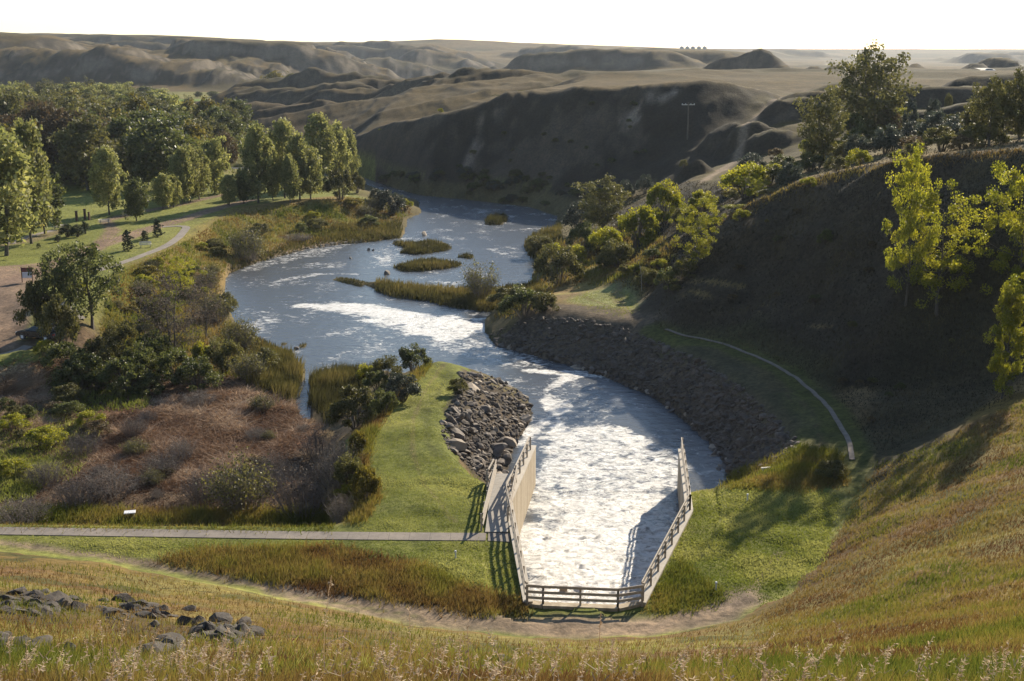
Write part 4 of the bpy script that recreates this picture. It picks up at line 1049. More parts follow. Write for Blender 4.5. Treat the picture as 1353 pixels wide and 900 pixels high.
for i, (px, py, tp, w_, lb, v_) in enumerate([
        (341, 268, 167, 46, "leftmost tall poplar of the riverside grove", 0), (361, 266, 196, 22, "slim dark poplar in front of the grove's left gap", 1),
        (377, 262, 158, 42, "second tall poplar of the riverside grove", 2), (384, 268, 205, 24, "narrow shaded poplar at the front of the riverside grove", 1),
        (396, 264, 178, 40, "poplar with an orange streak in the middle of the riverside grove", 1), (410, 263, 196, 34, "front poplar below the grove's highest crown", 0),
        (424, 250, 151, 44, "highest poplar of the riverside grove", 2), (448, 246, 163, 34, "poplar near the right end of the riverside grove", 1), (464, 243, 172, 22, "slender last poplar at the right end of the riverside grove", 0)]):
    A('poplar', 'poplar_tree', px, py, tp, w_, lb, group=gG, var=v_)
A('bush_olive', 'shrub', 450, 264, 220, 46, "large olive shrub at the foot of the last grove poplars", 'shrub')
A('bush_olive', 'shrub', 472, 255, 225, 26, "olive shrub between the grove and the river point", 'shrub')
A('bush_grey', 'shrub', 500, 272, 247, 28, "grey shrub low on the river point left of the round one", 'shrub')
A('bush_grey', 'shrub', 518, 285, 248, 42, "round shrub on the river point above the bright water", 'shrub')
A('bush_yg', 'shrub', 536, 278, 260, 22, "yellowish low shrub at the tip of the river point", 'shrub')
A('bush_dark', 'shrub', 488, 300, 283, 30, "low dark thicket above the reeds of the river point", 'shrub')
A('bare_olive', 'shrub', 326, 342, 296, 56, "big rounded grey brown shrub on the bank under the grove", 'shrub')
A('bush_dark', 'shrub', 398, 306, 292, 18, "small dark round shrub half way down the grassy river bank", 'shrub')
A('bare', 'shrub', 392, 318, 306, 44, "low dry brush above the pale gravel shore", 'shrub')
A('gold_tree', 'lone_tree', 303, 158, 132, 23, "lone yellowish tree at the foot of the far gullied hill", d=480)
# wood behind the park
rs = np.random.RandomState(5); placed = []
kinds_front = [('brown_tree', "brown leaved tree in the wood's front rows"), ('olive_tree', "olive green tree in the wood's front rows"), ('round', "dark green tree in the wood's front rows"), ('gold_tree', "yellow turning tree in the wood's front rows")]
kinds_back = [('silver_tree', "silvery green tree in the wood's far rows"), ('olive_tree', "olive tree in the wood's far rows"), ('gold_tree', "yellowish tree in the wood's far rows")]
def wood(px, d, kind, h, w_, label, var=None):
    q = G(px, d, 0)
    plant(kind, 'wood_tree', (q[0], q[1], gz(q[0], q[1]) - .1), h, w_, label, 'tree', 'trees of the dense wood behind the park', var)
# recognisable big ones first
for px, d, kind, h, w_, lb in [(100, 262, 'brown_tree', 15.5, 13, "largest brown tree in the middle of the park wood"), (62, 276, 'brown_tree', 16.5, 9, "tall brown tree left of the largest brown one"),
                              (128, 268, 'brown_tree', 13, 9, "brown tree right of the largest one, behind the lone poplar"), (18, 300, 'olive_tree', 17.5, 11, "olive tree over the poplars at the left edge"),
                              (165, 268, 'round', 13.5, 10, "near black green tree behind the small round park tree"), (190, 276, 'round', 14.5, 10, "dark tree under the golden crown of the park wood"),
                              (212, 290, 'round', 13.5, 10, "dark tree left behind the tight poplar row"), (238, 312, 'round', 13, 9, "dark tree right behind the tight poplar row"),
                              (187, 325, 'gold_tree', 16, 9, "brightest golden tree above the dark ones of the wood"), (265, 315, 'olive_tree', 12, 9, "olive tree closing the wood behind the tight row's end"), (295, 305, 'brown_tree', 9, 7, "rusty low tree at the wood's right end")]:
    wood(px, d, kind, h, w_, lb); q = G(px, d, 0); placed.append((q[0], q[1], 7.5))
cnt = 0
for _ in range(6000):
    if cnt >= 190: break
    d = rs.uniform(250, 600) ; px = rs.uniform(-60, 318)
    if d > 490 and px > 165: continue
    if d < 330 and px > 262: continue
    if d < 285 and px > 225: continue
    if px > 270 and d > 400: continue
    q = G(px, d, 0)
    if any((q[0] - x) ** 2 + (q[1] - y) ** 2 < max(r_, 8.5 if d < 400 else 10.5) ** 2 for x, y, r_ in placed): continue
    placed.append((q[0], q[1], 8)); cnt += 1
    if d < 390:
        k, lb = kinds_front[0 if px < 120 and rs.rand() < .35 else rs.choice([1, 1, 1, 2, 3] if px < 150 else [2, 2, 2, 1, 1, 3])]
        h = rs.uniform(11.5, 14.5)
    else:
        k, lb = kinds_back[rs.choice([0, 0, 0, 1, 1, 1, 1, 2])]; h = rs.uniform(9.5, 12.5)
    if px > 225: h *= .85
    where = "behind the two left poplars" if px < 50 else "around the largest brown tree" if px < 120 else "behind the lone poplar" if px < 180 else "behind the tight poplar row" if px < 262 else "left of the riverside grove"
    if d >= 390: where = ("over the left edge" if px < 45 else "above the largest brown tree" if px < 125 else "below the dark round meadow tree" if px < 205 else "below the green meadow") + (", rearmost" if d > 500 else "")
    lb = lb + " " + where
    wood(px, d, k, h, rs.uniform(.72, .95) * h, lb)
for px, d, h, w_, lb in [(192, 640, 9, 15, "dark round tree below the badland bluff, left of the green meadow"), (207, 700, 5, 5, "small dark tree at the meadow's left end"), (262, 735, 3.5, 5, "small dark bush in the middle of the far meadow edge"), (281, 740, 3.5, 7, "small dark bush near the right end of the far meadow")]:
    q = G(px, d, 0); plant('round', 'meadow_tree', (q[0], q[1], gz(q[0], q[1]) - .1), h, w_, lb, 'tree')
for px, d, kind, h, w_, lb in [(362, 700, 'gold_tree', 11, 11, "pale yellow tree left of the draw in the far hills"), (385, 690, 'olive_tree', 9, 9, "olive tree in the middle of the far draw"), (400, 700, 'gold_tree', 9, 8, "pale tree at the right of the far draw")]:
    q = G(px, d, 3); plant(kind, 'draw_tree', (q[0], q[1], gz(q[0], q[1]) - .1), h, w_, lb, 'tree')
# bushes on the bluff's crest
A('bush_gold', 'shrub', 692, 147, 128, 22, "bright yellow bush in a notch high on the bluff", 'shrub', d=301)
A('bush_gold', 'shrub', 706, 137, 127, 18, "second yellow bush right above the first in the bluff notch", 'shrub', d=303)
A('bush_olive', 'shrub', 660, 141, 128, 22, "pale olive bush left of the yellow ones on the bluff", 'shrub', d=303)
A('bush_yg', 'shrub', 582, 155, 142, 9, "little yellow green bush on the lit rim of the bluff", 'shrub', d=302)
A('bush_yg', 'shrub', 503, 183, 173, 7, "tiny pale bush at the low end of the bluff's lit rim", 'shrub', d=318)
# small pines and junipers in the park
A('pine', 'pine_tree', 169, 331, 301, 16, "left one of the three young pines by the path")
A('pine', 'pine_tree', 191, 318, 303, 13, "short bushy young pine in the middle of the three by the path")
A('pine', 'pine_tree', 208, 313, 287, 15, "right one of the three young pines, at the road edge")
for px, py, tp, w_, lb in [(90, 313, 293, 22, "left juniper of the dark clump on the lawn"), (103, 313, 294, 18, "middle juniper of the dark clump on the lawn"), (113, 309, 290, 13, "pointed right juniper of the dark clump on the lawn")]:
    A('juniper', 'juniper', px, py, tp, w_, lb, 'shrub')
A('juniper', 'juniper', 77, 320, 309, 10, "low juniper alone on the grass left of the dark clump", 'shrub')
A('bush_dark', 'shrub', 51, 328, 320, 6, "tiny sapling bush on the open lawn", 'shrub')
# big left foreground group
A('elm', 'elm_tree', 122, 434, 322, 86, "large dark elm with forked limbs at the lawn's near edge", var=0, rz=1.0)
A('elm', 'elm_tree', 78, 440, 338, 62, "leaning dark elm left of the large one, over the gravel lot", var=1)
A('bush_olive', 'shrub', 52, 446, 366, 58, "tall olive thicket hiding the parked car", 'shrub')
A('bush_olive', 'shrub', 82, 462, 384, 54, "grey olive thicket right of the parked car", 'shrub')
A('bush_yg', 'shrub', 98, 398, 362, 40, "lit yellow green bush between the two elms", 'shrub')
A('cotton', 'young_tree', 238, 392, 337, 48, "bright yellow green young tree above the grey leafless one", var=0)
A('grey_tree', 'bare_tree', 228, 478, 364, 92, "wide half bare grey tree near the reed bed")
A('grey_tree', 'bare_tree', 272, 448, 366, 52, "slim bare grey tree leaning over the river")
A('bush_olive', 'shrub', 208, 432, 388, 44, "olive shrub with orange tips left of the half bare tree", 'shrub')
A('bush_yg', 'shrub', 269, 488, 448, 36, "small bright yellow shrub below the half bare tree", 'shrub')
gD = 'shrubs in the dark belt below the park'
for px, py, tp, w_, k, lb in [(88, 496, 448, 66, 'bush_dark', "dark shrub below the leaning elm in the shaded belt"), (140, 500, 440, 60, 'bush_olive', "olive shrub under the large elm in the shaded belt"),
                              (186, 506, 452, 58, 'bush_dark', "dark shrub left below the half bare tree"), (232, 508, 458, 60, 'bush_dark', "dark shrub straight below the half bare tree"), (296, 494, 440, 56, 'bush_olive', "olive shrub behind the small bright yellow one"),
                              (330, 500, 462, 50, 'bare_olive', "feathery olive shrub near the inlet's left bank"), (60, 470, 446, 30, 'bush_yg', "little lit green shrub inside the shaded belt"), (285, 425, 382, 44, 'bare_olive', "feathery shrub on the shore left of the foam streak"), (275, 380, 352, 36, 'bare_olive', "grey green brush on the bank above the quiet water")]:
    A(k, 'shrub', px, py, tp, w_, lb, 'shrub', gD)
for px, py, tp, w_, k, lb in [(110, 512, 462, 74, 'bush_dark', "broad dark shrub at the marsh end of the shaded belt"), (165, 518, 468, 70, 'bush_dark', "broad dark shrub in the middle of the belt's marsh side"), (262, 516, 470, 66, 'bush_dark', "broad dark shrub right of the middle on the belt's marsh side"), (205, 488, 436, 60, 'bush_dark', "tall dark shrub within the half bare tree's foot"),
                              (160, 470, 418, 50, 'bush_olive', "olive shrub just right of the large elm's trunk"), (318, 462, 418, 54, 'bare_olive', "feathery olive shrub on the point above the inlet"), (350, 488, 458, 44, 'bush_olive', "olive shrub among the reeds left of the inlet"), (300, 415, 384, 36, 'bush_olive', "olive shrub right on the shore under the slim bare tree")]:
    A(k, 'shrub', px, py, tp, w_, lb, 'shrub', gD)
_rw = np.random.RandomState(44)

def _scatter(pts, n, kinds, hpx, label, group, rs_):
    xs = [p[0] for p in pts]; yy = [p[1] for p in pts]; X = rs_.uniform(min(xs), max(xs), n * 8); Y = rs_.uniform(min(yy), max(yy), n * 8); k_ = np.where(sdf(pts, X, Y) > 0)[0][:n]
    for i in k_:
        h = rs_.uniform(*hpx); A(kinds[rs_.randint(len(kinds))], 'shrub', X[i], Y[i], Y[i] - h, h * rs_.uniform(1.3, 2.2), label, 'shrub', group)
_scatter([(150, 372), (250, 322), (300, 290), (440, 268), (530, 272), (430, 308), (330, 335), (285, 372), (290, 420), (220, 460), (160, 440)], 44, ['bush_olive', 'bush_dark', 'bush_gold', 'bare_olive', 'bush_olive', 'bush_yg'], (8, 17), "low weedy shrub on the bank between park and river", 'low shrubs scattered on the left river bank', _rw)
_scatter([(480, 240), (560, 262), (700, 272), (740, 278), (800, 240), (700, 235), (560, 225)], 34, ['bush_dark', 'bush_olive', 'bush_grey'], (7, 14), "dim shrub at the foot of the shaded bluff", 'shrubs along the foot of the bluff', _rw)
_scatter([(20, 560), (240, 520), (390, 540), (420, 600), (430, 660), (20, 670)], 16, ['bare', 'bare', 'bare_olive', 'bush_brown'], (10, 24), "low dry shrub standing among the dead reeds", 'low dry shrubs among the dead reeds', _rw)
_scatter([(0, 590), (90, 560), (200, 530), (240, 515), (100, 500), (0, 540)], 12, ['bush_dark', 'bush_olive', 'bush_brown'], (12, 26), "low dark shrub in the upper left of the marsh", 'low shrubs in the upper left marsh', _rw)
_scatter([(870, 430), (905, 350), (1000, 285), (1140, 245), (1280, 230), (1280, 480), (1150, 560), (1000, 460)], 26, ['bush_dark', 'bush_olive', 'bush_brown'], (4, 11), "small dim shrub on the dark slope", 'small shrubs on the dark slope', _rw)
for i in range(46):
    px = _rw.uniform(960, 1370); d = _rw.uniform(128, 215); q = G(px, d, 14); z0 = gz(q[0], q[1]); h = _rw.uniform(1.2, 3.0) * (1.25 if px > 1180 else 1)
    plant(['bush_olive', 'bush_grey', 'bush_dark', 'bush_yg', 'bush_brown', 'bush_olive'][_rw.randint(6)], 'shrub', (q[0], q[1], z0 - .05), h, h * _rw.uniform(1.2, 1.9), "low shrub on the upland " + ("left of the upright green tree" if px < 1060 else "around the foot of the largest tree" if px < 1190 else "between the largest tree and the right edge trees" if px < 1290 else "under the trees at the right edge"), 'shrub', 'low shrubs scattered on the upland')
_scatter([(600, 220), (720, 140), (860, 120), (860, 220), (740, 250)], 22, ['bush_dark', 'bush_olive'], (4, 8), "small dim shrub up on the face of the shaded bluff", 'shrubs on the face of the bluff', _rw)
_scatter([(715, 330), (860, 300), (940, 250), (1000, 235), (960, 285), (900, 335), (860, 368), (740, 372)], 20, ['bush_olive', 'bush_yg', 'bush_dark', 'bush_gold'], (10, 20), "low shrub filling the slope of the right river bank", 'low shrubs filling the right river bank', _rw)
# marsh shrubs
gM = 'dry shrubs in the reed marsh'
for px, py, tp, w_, k, lb in [(318, 672, 600, 92, 'bare_olive', "olive yellow shrub in front of the marsh, above the path"), (272, 660, 612, 70, 'bare', "dry brown shrub left of the olive yellow marsh shrub"), (400, 680, 606, 96, 'bare', "large grey leafless shrub above the path's middle"),
                              (362, 640, 590, 60, 'bare', "grey twiggy shrub behind the large leafless one"), (446, 640, 572, 70, 'bare', "grey leafless shrub below the spit's green trees"), (420, 604, 556, 60, 'bare', "dark leafless shrub beside the small pool"),
                              (452, 690, 645, 44, 'bare', "dry shrub near the path's shaded stretch"), (150, 655, 608, 80, 'bare', "dry shrub left of the broad brown reed patch"), (215, 628, 590, 64, 'bare', "dark feathery shrub in the middle of the reed patch"), (102, 668, 624, 76, 'bare', "dry shrub above the white slab's left side"),
                              (240, 606, 574, 44, 'bare', "thin dry shrub up in the reed patch"), (60, 640, 604, 64, 'bare', "dry shrub near the left edge of the marsh"), (30, 690, 652, 84, 'bare', "grey bramble at the path's left end"), (110, 600, 566, 60, 'bare', "dry shrub above the green patch's right side"),
                              (178, 575, 545, 44, 'bare', "thin brush at the upper edge of the reed patch"), (60, 590, 562, 60, 'bush_yg', "low lit green bush in the left marsh"), (18, 570, 545, 44, 'bush_yg', "low green bush between the two straw patches"), (20, 628, 604, 50, 'bush_yg', "low yellow green bush at the marsh's left edge"), (120, 562, 540, 40, 'bush_yg', "small yellow green bush right of the straw patches")]:
    A(k, 'shrub', px, py, tp, w_, lb, 'shrub', gM)
# spit shrubs
gS = 'shrubs along the green spit'
for px, py, tp, w_, k, lb in [(545, 492, 454, 50, 'bush_dark', "dark shrub at the very tip of the spit"), (572, 478, 462, 26, 'bush_dark', "low dark shrub right of the spit's tip"), (510, 505, 466, 46, 'bush_olive', "olive shrub next to the spit's tip"), (532, 530, 490, 52, 'bush_grey', "grey green shrub beside the spit's mown track"),
                              (500, 522, 484, 44, 'bush_dark', "dark shrub in the middle of the spit thicket"), (470, 565, 506, 72, 'bush_olive', "largest olive shrub on the inlet side of the spit"), (508, 548, 512, 40, 'bush_dark', "dark low shrub at the edge of the spit's grass"), (484, 664, 606, 40, 'bush_gold', "golden shrub on the bend of the spit's bank"),
                              (462, 640, 596, 44, 'bush_olive', "olive shrub left of the golden one on the spit's bank"), (474, 600, 562, 26, 'bush_gold', "thin golden shrub higher up the spit's bank"), (486, 505, 478, 30, 'bush_yg', "yellow green shrub among the dark spit shrubs"), (606, 520, 498, 30, 'bush_olive', "low shrub where the spit's grass meets the rocks"), (455, 662, 638, 30, 'bush_yg', "low yellow green shrub at the foot of the spit's bank")]:
    A(k, 'shrub', px, py, tp, w_, lb, 'shrub', gS)
# river bar
A('willow', 'willow', 634, 394, 339, 56, "feathery willow standing on the vegetated river bar", 'shrub')
A('bush_olive', 'shrub', 668, 404, 378, 50, "olive shrub on the bar right of the feathery willow", 'shrub')
A('bush_dark', 'shrub', 692, 420, 376, 68, "dense green shrub where the bar meets the riprap bank", 'shrub')
A('bush_olive', 'shrub', 718, 412, 382, 40, "low olive shrub at the top corner of the riprap bank", 'shrub')
gB = 'leafy trees and shrubs on the right river bank'
for px, py, tp, w_, k, lb in [(738, 375, 314, 66, 'bush_olive', "leafy green shrub above the bend of the right bank"), (712, 330, 308, 40, 'bush_olive', "low shrub at the right bank's shore"), (770, 338, 292, 44, 'bush_dark', "dark shrub behind the leafy green one on the right bank"),
                              (766, 306, 264, 44, 'bush_grey', "grey green shrub at the upper end of the right bank"), (795, 306, 241, 66, 'big_green', "tall rounded tree farthest up the right bank"), (800, 332, 296, 46, 'bush_yg', "yellow green shrub below the tall rounded tree"),
                              (842, 328, 264, 62, 'bush_yg', "large glowing yellow shrub in the middle of the bank thicket"), (815, 352, 312, 48, 'bush_olive', "shaded shrub under the glowing yellow one"), (826, 262, 236, 24, 'bush_grey', "small grey shrub behind the tall rounded tree"), (852, 256, 229, 26, 'bush_grey', "dark grey shrub high on the slope behind the thicket"),
                              (878, 292, 234, 52, 'bush_yg', "yellow topped tree right of the thicket"), (905, 300, 270, 36, 'bush_olive', "small olive shrub behind the bright yellow cottonwood"), (928, 282, 248, 44, 'bush_yg', "lit rounded shrub above the bright yellow cottonwood"),
                              (760, 350, 320, 34, 'bush_yg', "small lit shrub in the gap of the bank thicket")]:
    A(k, 'shrub' if 'tree' not in lb else 'bank_tree', px, py, tp, w_, lb, 'shrub' if 'tree' not in lb else 'tree', gB)
A('cotton', 'cottonwood_tree', 917, 356, 264, 62, "bright yellow cottonwood at the left foot of the dark hill", var=1)
for px, py, tp, w_, k, lb in [(856, 378, 350, 34, 'bush_olive', "shrub at the dark hill's left foot beside the footpath"), (880, 384, 352, 34, 'bush_dark', "dark shrub just right of the footpath shrub"), (905, 368, 338, 34, 'bush_olive', "shrub under the bright yellow cottonwood")]:
    A(k, 'shrub', px, py, tp, w_, lb, 'shrub')
A('bush_olive', 'shrub', 903, 222, 209, 12, "single small green shrub on the bare mound", 'shrub')
# upland behind the dark hill
A('big_green', 'cottonwood_tree', 1146, 180, 74, 98, "largest tree, spreading against the skyline on the right", d=190)
A('bush_dark', 'shrub', 1128, 186, 144, 60, "dark undergrowth at the foot of the largest tree", 'shrub', d=186)
A('bush_brown', 'shrub', 1172, 176, 138, 40, "brownish shrub right under the largest tree", 'shrub', d=187)
A('big_green', 'cottonwood_tree', 1082, 230, 130, 64, "upright green tree left in front of the largest tree", d=158)
A('bush_dark', 'shrub', 1070, 236, 200, 44, "dark shrub at the foot of the upright green tree", 'shrub', d=154)
A('bush_yg', 'bank_tree', 985, 256, 210, 68, "broad rounded yellow green tree on the slope behind the ridge", d=152)
A('cotton', 'young_tree', 1001, 268, 234, 24, "small bright young tree in front of the broad rounded one", d=145, var=0)
for px, d, tp, w_, k, lb in [(1046, 142, 212, 40, 'bush_grey', "blue grey shrub on the ridge below the upright green tree"), (1168, 150, 162, 42, 'bush_grey', "round dark grey shrub in front of the largest tree"), (1132, 150, 174, 38, 'bush_grey', "pale grey shrub left of the round dark grey one"),
                             (1134, 136, 194, 36, 'bush_yg', "yellow green shrub near the ridge below the grey shrubs"), (1104, 140, 204, 36, 'bush_olive', "faded olive shrub on the ridge above the dark slope"), (1198, 185, 128, 22, 'bush_grey', "misty grey shrub right of the largest tree"),
                             (1228, 185, 128, 26, 'bush_grey', "misty grey shrub second to the right of the largest tree"), (1246, 220, 120, 12, 'bush_olive', "small dark shrub far up the grey slope"), (1242, 135, 164, 54, 'bush_olive', "wide olive shrub on the crest right of the middle"), (1268, 128, 176, 34, 'bush_brown', "reddish brown shrub on the crest at the right"),
                             (1215, 150, 172, 40, 'bush_olive', "olive shrub behind the wide crest shrub"), (1018, 140, 248, 40, 'bush_olive', "low yellowish shrub along the ridge edge"), (975, 140, 268, 44, 'bush_yg', "low lit shrub at the ridge edge above the dark slope"), (940, 143, 282, 40, 'bush_yg', "low pale shrub near the ridge's lower end"),
                             (1186, 128, 196, 30, 'bush_olive', "small shrub on the crest left behind the two bright cottonwoods")]:
    q = G(px, d, 12); A(k, 'shrub', px, 230, tp, w_, lb, 'shrub', 'shrubs on the upland behind the dark ridge', d=d)
for px, d, tp, w_, k, lb in [(1306, 128, 112, 56, 'big_green', "green tree above the crest near the right edge"), (1346, 129, 102, 60, 'big_green', "green tree cut by the right edge of the view"), (1284, 134, 132, 30, 'olive_tree', "smaller tree left of the two at the right edge")]:
    A(k, 'cottonwood_tree', px, 200, tp, w_, lb, 'tree', d=d)
# bright cottonwoods on the dark slope
A('cotton', 'cottonwood_tree', 1196, 404, 194, 78, "left bright cottonwood standing in the dark slope", var=2)
A('cotton', 'cottonwood_tree', 1238, 416, 246, 108, "brightest yellow green cottonwood in the middle of the dark slope", var=0)
A('cotton', 'cottonwood_tree', 1338, 402, 205, 110, "tall bright cottonwood on the dark slope at the right edge", var=1)
A('narrow_yg', 'cottonwood_tree', 1324, 527, 364, 44, "narrow half shaded cottonwood where the dark slope meets lit grass")
A('bush_gold', 'shrub', 1013, 294, 288, 6, "tiny yellow seedling on the dark slope", 'shrub')
A('bush_dark', 'shrub', 1090, 322, 300, 22, "faint green bush high on the dark slope", 'shrub')
A('bush_olive', 'shrub', 1100, 632, 606, 44, "low rusty shrub at the foot of the dark slope", 'shrub')
# trees outside the frame on the right whose shadows fall on the near slope
for k, (x, y, h) in enumerate([(60, 103, 8), (72, 90, 9)]):
    plant('cotton', 'cottonwood_tree', (x, y, gz(x, y) - .1), h, h * .45, "cottonwood of the slope just outside the right edge of the view", 'tree', 'cottonwoods beyond the right edge', k)

# ================================================================== GROUND-HUGGING PLANTS NOBODY COULD COUNT
def sample_poly(pts, n, rs):
    xs = [p[0] for p in pts]; yy = [p[1] for p in pts]; out = []
    X = rs.uniform(min(xs), max(xs), n * 6); Y = rs.uniform(min(yy), max(yy), n * 6)
    inside = sdf(pts, X, Y) > 0
    return X[inside][:n], Y[inside][:n]
def blades(name, zones, mat, seed, lean=.35, segs=1):
    """zones: (photo polygon, count, height, width, colour low, colour high)"""
    rs = np.random.RandomState(seed); VV = []; LV = []
    for pts, n, h, w_, c0, c1 in zones:
        X, Y = sample_poly(pts, n, rs)
        p = hit_many(X, Y); dep = p[:, 1] * CP + (CAMZ - p[:, 2]) * SP
        ok = (p[:, 1] < 900) & (sdf(basin, p[:, 0], p[:, 1]) < -.5) & (p[:, 2] > WATER + .02) & (linedist(PATHC, p[:, 0], p[:, 1]) > .68) & (linedist([Z(a, b_) for a, b_ in ROAD], p[:, 0], p[:, 1]) > np.where(p[:, 0] > -9, 1.15, .7) * rs.uniform(.55, 1.1, len(p)))
        ok &= ~((p[:, 0] > DK[0][0] - .1) & (p[:, 0] < BL[1][0] + .2) & (p[:, 1] > DK[0][1] - .4) & (p[:, 1] < DK[2][1] + .4) & (sdf([(q[0], q[1]) for q in DK], p[:, 0], p[:, 1]) > -.25))
        p = p[ok]; dep = dep[ok]; m = len(p)
        # scatter off the pixel rays, on the ground
        p[:, 0] += rs.normal(size=m) * .15; p[:, 1] += rs.normal(size=m) * dep * .006; p[:, 2] = gnd(p[:, 0], p[:, 1]) - .03
        patch = fbm(p[:, 0], p[:, 1], 3.5, 3, seed + 7)
        hh_ = h * rs.uniform(.5, 1.2, m) * (1 + .5 * patch); ww = np.maximum(w_, dep / 2600) * rs.uniform(.6, 1.4, m)
        a = rs.rand(m) * 6.28; sx = np.cos(a) * ww; sy = np.sin(a) * ww
        lx = rs.normal(size=m) * lean * hh_ + .12 * hh_; ly = rs.normal(size=m) * lean * hh_ - .05 * hh_
        tri = np.stack([p + np.stack([sx, sy, 0 * sx], 1), p - np.stack([sx, sy, 0 * sx], 1), p + np.stack([lx, ly, hh_ * np.where(lean > .8, .5, 1)], 1)], 1)
        VV.append(tri.reshape(-1, 3)); LV.append(np.clip(c0 + (c1 - c0) * (rs.rand(m) * .45 + .55 * (patch * 1.9 + .5)), 0, 1))
    V = np.concatenate(VV); lv = np.concatenate(LV)
    o = link(name, np_mesh(name, V, np.arange(len(V)).reshape(-1, 3), mat, False, None, {'lv': lv}))
    return o
g_tall = leafy('tall_grass', [(0, (.085, .046, .024)), (.25, (.125, .080, .034)), (.5, (.19, .145, .052)), (.75, (.15, .14, .036)), (1, (.08, .095, .022))], .45, 1.2, .8, .1)
g_lawn = leafy('lawn_grass', [(0, (.09, .11, .025)), (.5, (.165, .18, .045)), (1, (.28, .275, .10))], .5, 1.3, .7, .2)
g_dead = leafy('dead_reed', [(0, (.06, .033, .02)), (.5, (.16, .09, .055)), (.85, (.30, .20, .13)), (1, (.45, .34, .24))], .3, 1.1, .7, .15)
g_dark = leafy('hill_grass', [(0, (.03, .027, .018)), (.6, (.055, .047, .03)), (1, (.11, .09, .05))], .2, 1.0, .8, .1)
g_reed = leafy('green_reed', [(0, (.035, .034, .014)), (.5, (.072, .066, .024)), (1, (.14, .115, .045))], .4, 1.2, .7, .15)
FGP = [(-60, 735), (150, 752), (300, 780), (430, 806), (560, 832), (700, 850), (860, 846), (980, 822), (1080, 780), (1200, 800), (1420, 790), (1420, 960), (-60, 960)]
HILLR = [(1010, 815), (1075, 760), (1110, 700), (1135, 650), (1160, 615), (1250, 580), (1353, 530), (1420, 500), (1420, 900), (1010, 900)]
o = blades('tall_grass', [
    (FGP, 60000, .24, .014, .05, .95), ([(-60, 870), (1420, 870), (1420, 1000), (-60, 1000)], 42000, .26, .006, .1, .8), (HILLR, 60000, .24, .02, .1, .95),
    ([(180, 745), (260, 728), (430, 722), (560, 748), (615, 775), (690, 795), (702, 812), (560, 814), (420, 790), (290, 762)], 26000, .42, .02, .05, .75),
    ([(0, 684), (440, 688), (440, 700), (0, 697)], 7000, .28, .02, .35, 1.0), ([(0, 676), (430, 676), (445, 690), (0, 688)], 9000, .55, .02, .35, .95),
    ([(455, 690), (470, 650), (452, 620), (466, 590), (482, 560), (530, 505), (560, 480), (570, 482), (545, 510), (508, 552), (492, 582), (484, 622), (504, 655), (480, 690)], 9000, .5, .02, .25, .8),
    ([(905, 645), (960, 628), (1060, 590), (1110, 600), (1120, 640), (1060, 650), (980, 645)], 9000, .4, .02, .4, .9),
    ([(845, 800), (900, 740), (960, 790), (900, 812), (850, 808)], 4000, .3, .02, .5, 1.0),
    ([(130, 460), (150, 365), (250, 318), (300, 285), (440, 262), (540, 270), (545, 285), (470, 312), (340, 335), (290, 365), (290, 420), (380, 470), (330, 500), (200, 490)], 26000, .55, .03, .2, 1.0),
    ([(700, 330), (800, 300), (900, 320), (870, 372), (740, 378), (715, 404), (650, 425)], 12000, .5, .03, .3, .9), ([(870, 375), (950, 288), (1060, 238), (1200, 212), (1353, 196), (1353, 203), (1200, 219), (1060, 246), (950, 297), (880, 375)], 9000, .28, .02, .2, .6),
], g_tall, 61); tag(o, kind='stuff')
o = blades('lawn_grass', [
    ([(500, 560), (570, 480), (606, 495), (600, 530), (575, 560), (590, 600), (640, 635), (640, 700), (470, 702), (500, 655), (482, 610)], 34000, .09, .035, 0, 1),
    ([(0, 712), (640, 716), (690, 730), (690, 800), (560, 760), (430, 724), (260, 728), (180, 742), (0, 722)], 26000, .10, .035, 0, 1), ([(905, 650), (1060, 640), (1110, 660), (1090, 740), (1010, 800), (850, 806), (908, 690)], 40000, .13, .04, 0, 1),
    ([(0, 250), (300, 235), (460, 235), (330, 280), (140, 385), (0, 350)], 12000, .12, .06, 0, 1), ([(745, 398), (780, 385), (832, 385), (845, 410), (820, 418)], 3000, .12, .05, .4, 1),
    ([(0, 815), (420, 850), (1353, 850), (1353, 900), (0, 900)], 3000, .25, .012, .3, 1)], g_lawn, 62, .5); tag(o, kind='stuff')
MARSH = [(0, 480), (110, 470), (250, 480), (340, 505), (395, 530), (420, 565), (430, 640), (420, 672), (0, 676)]
o = blades('dead_reeds', [(MARSH, 24000, .6, .03, 0, .7), ([(120, 560), (260, 515), (380, 525), (410, 560), (370, 620), (220, 650), (120, 650)], 30000, .55, .045, .1, 1), ([(130, 570), (260, 520), (380, 530), (400, 560), (360, 610), (220, 640)], 9000, .9, .03, .5, 1), ([(0, 500), (50, 503), (60, 530), (0, 535)], 5000, .8, .03, .8, 1), ([(0, 546), (75, 560), (60, 572), (0, 562)], 3000, .7, .03, .75, 1)], g_dead, 63, .9); tag(o, kind='stuff')
o = blades('marsh_herbs', [([(0, 535), (60, 545), (140, 565), (100, 630), (0, 640)], 3500, .4, .05, .3, 1), ([(0, 600), (80, 610), (40, 660), (0, 660)], 3000, .5, .05, .4, 1), ([(60, 500), (180, 500), (200, 540), (80, 545)], 3000, .5, .05, 0, .6)], g_lawn, 64, .5); tag(o, kind='stuff')
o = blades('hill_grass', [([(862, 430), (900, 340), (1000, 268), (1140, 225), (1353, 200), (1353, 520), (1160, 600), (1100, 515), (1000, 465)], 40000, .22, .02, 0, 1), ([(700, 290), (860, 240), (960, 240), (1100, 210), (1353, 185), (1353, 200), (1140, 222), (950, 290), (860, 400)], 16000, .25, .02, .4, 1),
], g_dark, 65); tag(o, kind='stuff')
